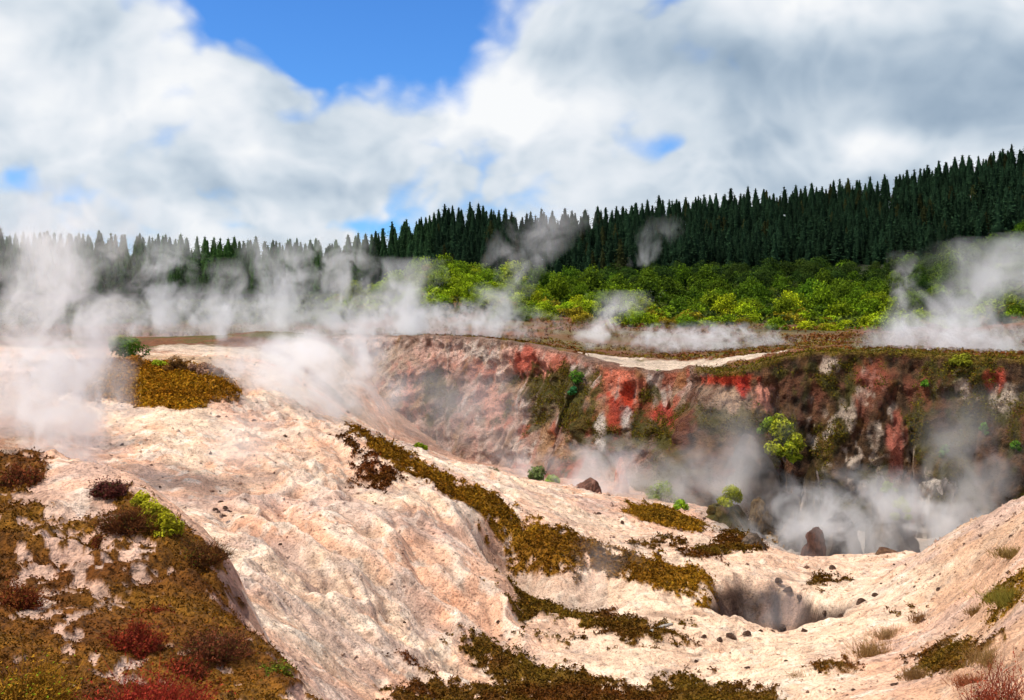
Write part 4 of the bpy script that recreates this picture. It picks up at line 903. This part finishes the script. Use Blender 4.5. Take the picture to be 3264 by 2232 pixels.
def steam(label, px, py, Yd, h, lean, w0, w1, dens, nsc=1., mist=None, seed=1, sharp=2.6, flat=.8, fade0=.55, fade1=.9, depth=None):
    """plume: base picture point, distance, height / lean / widths in picture units at that distance; mist = half sizes"""
    sc = Yd / F; p = P3(px, py, Yd)
    if mist:
        R = [mist[0] * sc, mist[1], mist[2] * sc]
        a = np.linspace(0, 2 * math.pi, 24, endpoint=False); b_ = np.linspace(0, math.pi, 13)[1:-1]
        V = [(R[0]*math.sin(t)*math.cos(u), R[1]*math.sin(t)*math.sin(u), R[2]*math.cos(t)) for t in b_ for u in a] + [(0,0,R[2]), (0,0,-R[2])]
        n = 24; q = [[k*n+j, k*n+n+j, k*n+n+(j+1) % n, k*n+(j+1) % n] for k in range(10) for j in range(n)]
        tr = [[len(V)-2, j, (j+1) % n] for j in range(n)] + [[len(V)-1, 10*n+(j+1) % n, 10*n+j] for j in range(n)]
        mat = steam_material('steam', R[2], (0, 0), R[0], R[1], dens / sc / mist[2], nsc / (mist[2] * sc), True, 1., seed, sharp, 0, 0)
    else:
        H, r0, r1 = h * sc, w0 * .5 * sc, w1 * .5 * sc; ln = (lean * sc, lean * sc * .25)
        n = 20; V, q = [], []
        K = 16
        for k in range(K + 1):
            t = k / K; r = (r0 + (r1 - r0) * t ** .75) * 1.03; cx = t ** 1.35 * ln[0] + math.sin(t * 5 + seed * 1.3) * t * .12 * r1; cy = t ** 1.35 * ln[1]
            V += [(cx + r * math.cos(u), cy + r * math.sin(u), H * t) for u in np.linspace(0, 2 * math.pi, n, endpoint=False)]
        q = [[k*n+j, k*n+(j+1) % n, k*n+n+(j+1) % n, k*n+n+j] for k in range(K) for j in range(n)]
        V += [(0, 0, 0), (ln[0] + math.sin(5 + seed * 1.3) * .12 * r1, ln[1], H)]
        tr = [[len(V)-2, (j+1) % n, j] for j in range(n)] + [[len(V)-1, K*n+j, K*n+(j+1) % n] for j in range(n)]
        mat = steam_material('steam', H, ln, r0, r1, dens / r1, nsc / r1, False, .85, seed, sharp, fade0, fade1)
        mat.node_tree.nodes  # built
    me = make_mesh('steam_plume', V, [np.array(q), np.array(tr)]); me.materials.append(mat)
    link('steam_plume', me, None, None, p, label, 'steam')
steam('thick white steam column rising at the left edge', 80, 625, 24, 400, 0, 110, 280, 5.2, 2.8, seed=1, fade1=.6, fade0=.5, sharp=4.0)
steam('soft steam spilling around the foot of the big left column', 45, 500, 27, 0, 0, 0, 0, 1.4, 1.7, (140, 3.4, 150), seed=2, sharp=2.8)
steam('thin white jet behind the moss rise at left', 284, 440, 60, 110, 10, 20, 90, 3.6, 1.6, seed=3)
steam('billowing puff in front of the left conifers', 360, 425, 82, 120, -5, 40, 140, 3.2, 2.0, seed=4, fade1=.4, sharp=3.6)
steam('second billowing puff just right of the first', 435, 425, 84, 130, 5, 40, 120, 3.0, 2.0, seed=5, fade1=.4, sharp=3.6)
steam('broad pale steam column left of the green hump', 515, 445, 67, 115, 10, 70, 150, 3.4, 1.9, seed=6, fade1=.5, sharp=3.2)
steam('wispy grey steam drifting up past the green hump', 625, 440, 68, 175, 85, 40, 150, 1.5, 2.0, seed=7, fade1=.3, sharp=3.4)
steam('small white puff at the dip of the crater rim', 758, 452, 60, 80, 45, 36, 120, 3.2, 2.0, seed=8, fade1=.6, sharp=3.4)
steam('big drifting steam cloud above the right rim', 1165, 462, 56, 165, 230, 80, 330, 2.2, 2.4, seed=9, fade1=.25, fade0=.3, sharp=3.2)
steam('low steam rolling along the right rim', 1225, 440, 54, 0, 0, 0, 0, 1.3, 1.6, (150, 3.5, 45), seed=10, sharp=3.2)
steam('steam pooled over the crater floor at right', 1120, 672, 39.5, 0, 0, 0, 0, 1.5, 1.6, (220, 3.4, 80), seed=11, sharp=3.)
steam('steam rising before the right wall', 1240, 660, 42, 170, 20, 110, 210, 1.8, 1.4, seed=12)
steam('steam along the foot of the red wall', 770, 625, 45, 0, 0, 0, 0, 1.0, 1.6, (220, 3.2, 70), seed=13, sharp=3.)
steam('steam column rising before the talus cone', 925, 660, 43, 165, 10, 120, 220, 1.8, 1.4, seed=14)
steam('steam filling the dip behind the pink crest', 385, 490, 38, 0, 0, 0, 0, 1.8, 1.7, (160, 5.0, 90), seed=15, sharp=2.8)
steam('thin veil of steam over the pale left wall', 560, 530, 53, 0, 0, 0, 0, .8, 1.2, (170, 3., 120), seed=16, sharp=1.6)
steam('small ghostly puff on the pink slope', 310, 645, 27, 140, 5, 90, 150, 1.2, 1.2, seed=17, sharp=1.8)
steam('small steam puff in the hollow below the moss ridge', 765, 775, 25.2, 85, 10, 90, 150, 1.0, 1.6, seed=18)
steam('faint steam rising out of the dark pit', 990, 805, 24, 90, 5, 90, 130, .45, 1.3, seed=19)
steam('wide bank of low steam across the left plateau', 290, 412, 76, 0, 0, 0, 0, .65, 1.8, (300, 7., 56), seed=20, sharp=3.4)
steam('pale billowing column between the left jet and the big column', 205, 425, 70, 125, 15, 50, 140, 2.6, 2.0, seed=31, fade1=.4, sharp=3.4)
steam('short white puff right behind the pink crest', 470, 470, 58, 110, 25, 60, 130, 1.8, 2., seed=32, fade1=.5, sharp=3.2)
steam('faint high haze drifting off the left column', 90, 320, 90, 0, 0, 0, 0, .5, 1.6, (110, 6., 75), seed=21, sharp=3.2)
steam('low wisps on the plateau right of the small puff', 900, 436, 72, 0, 0, 0, 0, .9, 1.6, (150, 3.5, 26), seed=22, sharp=3.)
steam('thin wisp in front of the right scrub', 1155, 405, 100, 85, 10, 24, 60, 1.6, 1.5, seed=23)
steam('faint grey wisp before the dark pines', 820, 345, 130, 70, 50, 30, 90, 1.0, 1.5, seed=24)
steam('low haze over the plateau between the columns', 560, 418, 72, 0, 0, 0, 0, .9, 1.8, (190, 4.5, 38), seed=25, sharp=3.4)

# ------------------------------------------------------------------ sky, sun, camera
SUN_EL, SUN_AZ = math.radians(59), math.radians(-108)     # azimuth from +Y towards +X
w = D.worlds.new('World'); w.cycles.sampling_method = 'MANUAL'; w.cycles.sample_map_resolution = 256; bpy.context.scene.world = w; w.use_nodes = True; nt = w.node_tree; nt.nodes.clear(); N, L = nt.nodes.new, nt.links.new
mt = lambda op, a, b=None, clamp=False: math_n(nt, op, a, b, clamp)
sky = N('ShaderNodeTexSky'); sky.sky_type = 'NISHITA'; sky.sun_disc = False; sky.sun_elevation = SUN_EL; sky.sun_rotation = SUN_AZ; sky.air_density = 1.; sky.dust_density = .4; sky.ozone_density = 2.5
hs = N('ShaderNodeHueSaturation'); hs.inputs['Saturation'].default_value = 1.12; hs.inputs['Value'].default_value = 1.3; L(sky.outputs[0], hs.inputs['Color'])
blue = N('ShaderNodeVectorMath'); blue.operation = 'MULTIPLY'; blue.inputs[1].default_value = (.050, .088, .134); L(hs.outputs[0], blue.inputs[0])
dirn = N('ShaderNodeTexCoord').outputs['Generated']; sp = N('ShaderNodeSeparateXYZ'); L(dirn, sp.inputs[0]); dx_, dy_, dz_ = sp.outputs
yy = mt('MAXIMUM', mt('ABSOLUTE', dy_), .05); U = mt('DIVIDE', dx_, yy); W = mt('DIVIDE', dz_, yy)
zz = mt('ADD', mt('MAXIMUM', dz_, 0.), .75)
cb = N('ShaderNodeCombineXYZ'); L(mt('DIVIDE', dx_, zz), cb.inputs[0]); L(mt('DIVIDE', dy_, zz), cb.inputs[1])
def cloud_noise(off):
    v = N('ShaderNodeVectorMath'); v.operation = 'ADD'; v.inputs[1].default_value = off; L(cb.outputs[0], v.inputs[0])
    n = noise_n(nt, v.outputs[0], 2.7, 8, .55, .2)
    vo = N('ShaderNodeTexVoronoi'); vo.voronoi_dimensions = '2D'; vo.feature = 'SMOOTH_F1'; vo.inputs['Scale'].default_value = 6.5; vo.inputs['Detail'].default_value = 3; vo.inputs['Roughness'].default_value = .6; vo.inputs['Smoothness'].default_value = .6
    wv = N('ShaderNodeVectorMath'); wv.operation = 'ADD'; L(v.outputs[0], wv.inputs[0])
    nc = N('ShaderNodeTexNoise'); nc.inputs['Scale'].default_value = 6.; nc.inputs['Detail'].default_value = 3; L(v.outputs[0], nc.inputs['Vector'])
    sc_ = N('ShaderNodeVectorMath'); sc_.operation = 'SCALE'; sc_.inputs['Scale'].default_value = .15; L(nc.outputs['Color'], sc_.inputs[0]); L(sc_.outputs[0], wv.inputs[1]); L(wv.outputs[0], vo.inputs['Vector'])
    return mt('ADD', mt('MULTIPLY', n, .72), mt('MULTIPLY', mt('SUBTRACT', .95, vo.outputs['Distance']), .26))
nA = cloud_noise((3.1, 1.7, 0)); nB = cloud_noise((3.1 - .035, 1.7 + .045, .02))
def gauss(x, y, rx, ry, a):
    u0, v0 = (x - CX) / F, (HY - y) / F
    e = mt('ADD', mt('POWER', mt('MULTIPLY', mt('ABSOLUTE', mt('SUBTRACT', U, u0)), F / rx), 2.), mt('POWER', mt('MULTIPLY', mt('ABSOLUTE', mt('SUBTRACT', W, v0)), F / ry), 2.))
    return mt('MULTIPLY', mt('EXPONENT', mt('MULTIPLY', e, -1.)), a)
def total(lst):
    s = None
    for g in lst:
        v = gauss(*g); s = v if s is None else mt('ADD', s, v)
    return s
gaps = total([(395, 22, 150, 74, -.75), (525, 20, 80, 65, -.45), (235, 112, 40, 22, -.28), (370, 152, 40, 18, -.30), (470, 195, 30, 14, -.28), (860, 188, 50, 20, -.32), (960, 222, 70, 16, -.26), (15, 230, 50, 20, -.18), (410, 288, 90, 14, -.18), (480, 294, 60, 12, -.18), (110, 250, 60, 14, -.12)])
fill = total([(330, 95, 60, 50, .25), (395, 272, 34, 14, .45), (620, 170, 140, 60, .22), (100, 120, 150, 140, .22), (1050, 90, 360, 130, .42), (1250, 220, 200, 40, .2), (250, 200, 200, 40, .12), (470, 185, 110, 62, .40), (225, 115, 40, 30, .18), (60, 90, 160, 110, .15), (560, 90, 60, 30, .12), (1180, 185, 60, 26, .2)])
cov = mt('ADD', mt('ADD', mt('MULTIPLY', mt('SUBTRACT', nA, .5), 1.9), mt('ADD', gaps, fill)), .80)
mask = N('ShaderNodeMapRange'); mask.interpolation_type = 'SMOOTHSTEP'; mask.inputs['From Min'].default_value = .32; mask.inputs['From Max'].default_value = .64; L(cov, mask.inputs[0])
relief = mt('SUBTRACT', nA, nB)
dark = total([(1150, 95, 300, 70, .55), (880, 60, 240, 60, .35), (60, 110, 140, 70, .06), (600, 215, 160, 26, .14), (190, 245, 200, 18, .16), (1050, 240, 160, 20, .25), (420, 245, 150, 14, .12), (1250, 150, 120, 30, .3), (1150, 185, 70, 18, -.35), (1100, 20, 120, 30, -.2), (720, 130, 120, 40, -.15)])
sh = mt('ADD', mt('SUBTRACT', mt('MULTIPLY', relief, 1.9), dark), mt('MULTIPLY', mt('SUBTRACT', .62, nA), 1.1))
shade = N('ShaderNodeMapRange'); shade.inputs['From Min'].default_value = -.55; shade.inputs['From Max'].default_value = .50; L(sh, shade.inputs[0])
ccol = ramp_n(nt, shade.outputs[0], [(0., (.27, .37, .49)), (.33, (.42, .52, .63)), (.62, (.64, .72, .80)), (.85, (.83, .87, .92)), (1., (.95, .965, .98))])
mixc = mix_n(nt, 'MIX', mask.outputs[0], blue.outputs[0], ccol)
bg = N('ShaderNodeBackground'); bg.inputs['Strength'].default_value = 1.; L(mixc, bg.inputs[0])
wo = N('ShaderNodeOutputWorld'); L(bg.outputs[0], wo.inputs[0])
sun = D.lights.new('sun', 'SUN'); sun.energy = 5.0; sun.angle = math.radians(.55); sun.color = (1., .93, .82)
so = D.objects.new('sun', sun); C.objects.link(so)
sd = Vector((math.sin(SUN_AZ) * math.cos(SUN_EL), math.cos(SUN_AZ) * math.cos(SUN_EL), math.sin(SUN_EL)))
so.rotation_euler = sd.to_track_quat('Z', 'Y').to_euler(); so.location = (0, 0, 60)
cam = D.cameras.new('camera'); co = D.objects.new('camera', cam); C.objects.link(co); co.location = (0, 0, 0); co.rotation_euler = (math.pi / 2, 0, 0)
cam.sensor_width = 36; cam.lens = 36 * F / 1316; cam.shift_y = -45 / 1316; cam.clip_start = .05; cam.clip_end = 6000
sc = bpy.context.scene; sc.camera = co
sc.view_settings.view_transform = 'Standard'; sc.view_settings.look = 'None'; sc.view_settings.exposure = 0; sc.view_settings.gamma = 1
cy = sc.cycles; cy.max_bounces = 6; cy.diffuse_bounces = 2; cy.glossy_bounces = 1; cy.transparent_max_bounces = 8; cy.transmission_bounces = 1; cy.volume_bounces = 3
cy.use_adaptive_sampling = True; cy.adaptive_threshold = .05; cy.adaptive_min_samples = 16; cy.use_denoising = True; cy.volume_max_steps = 64
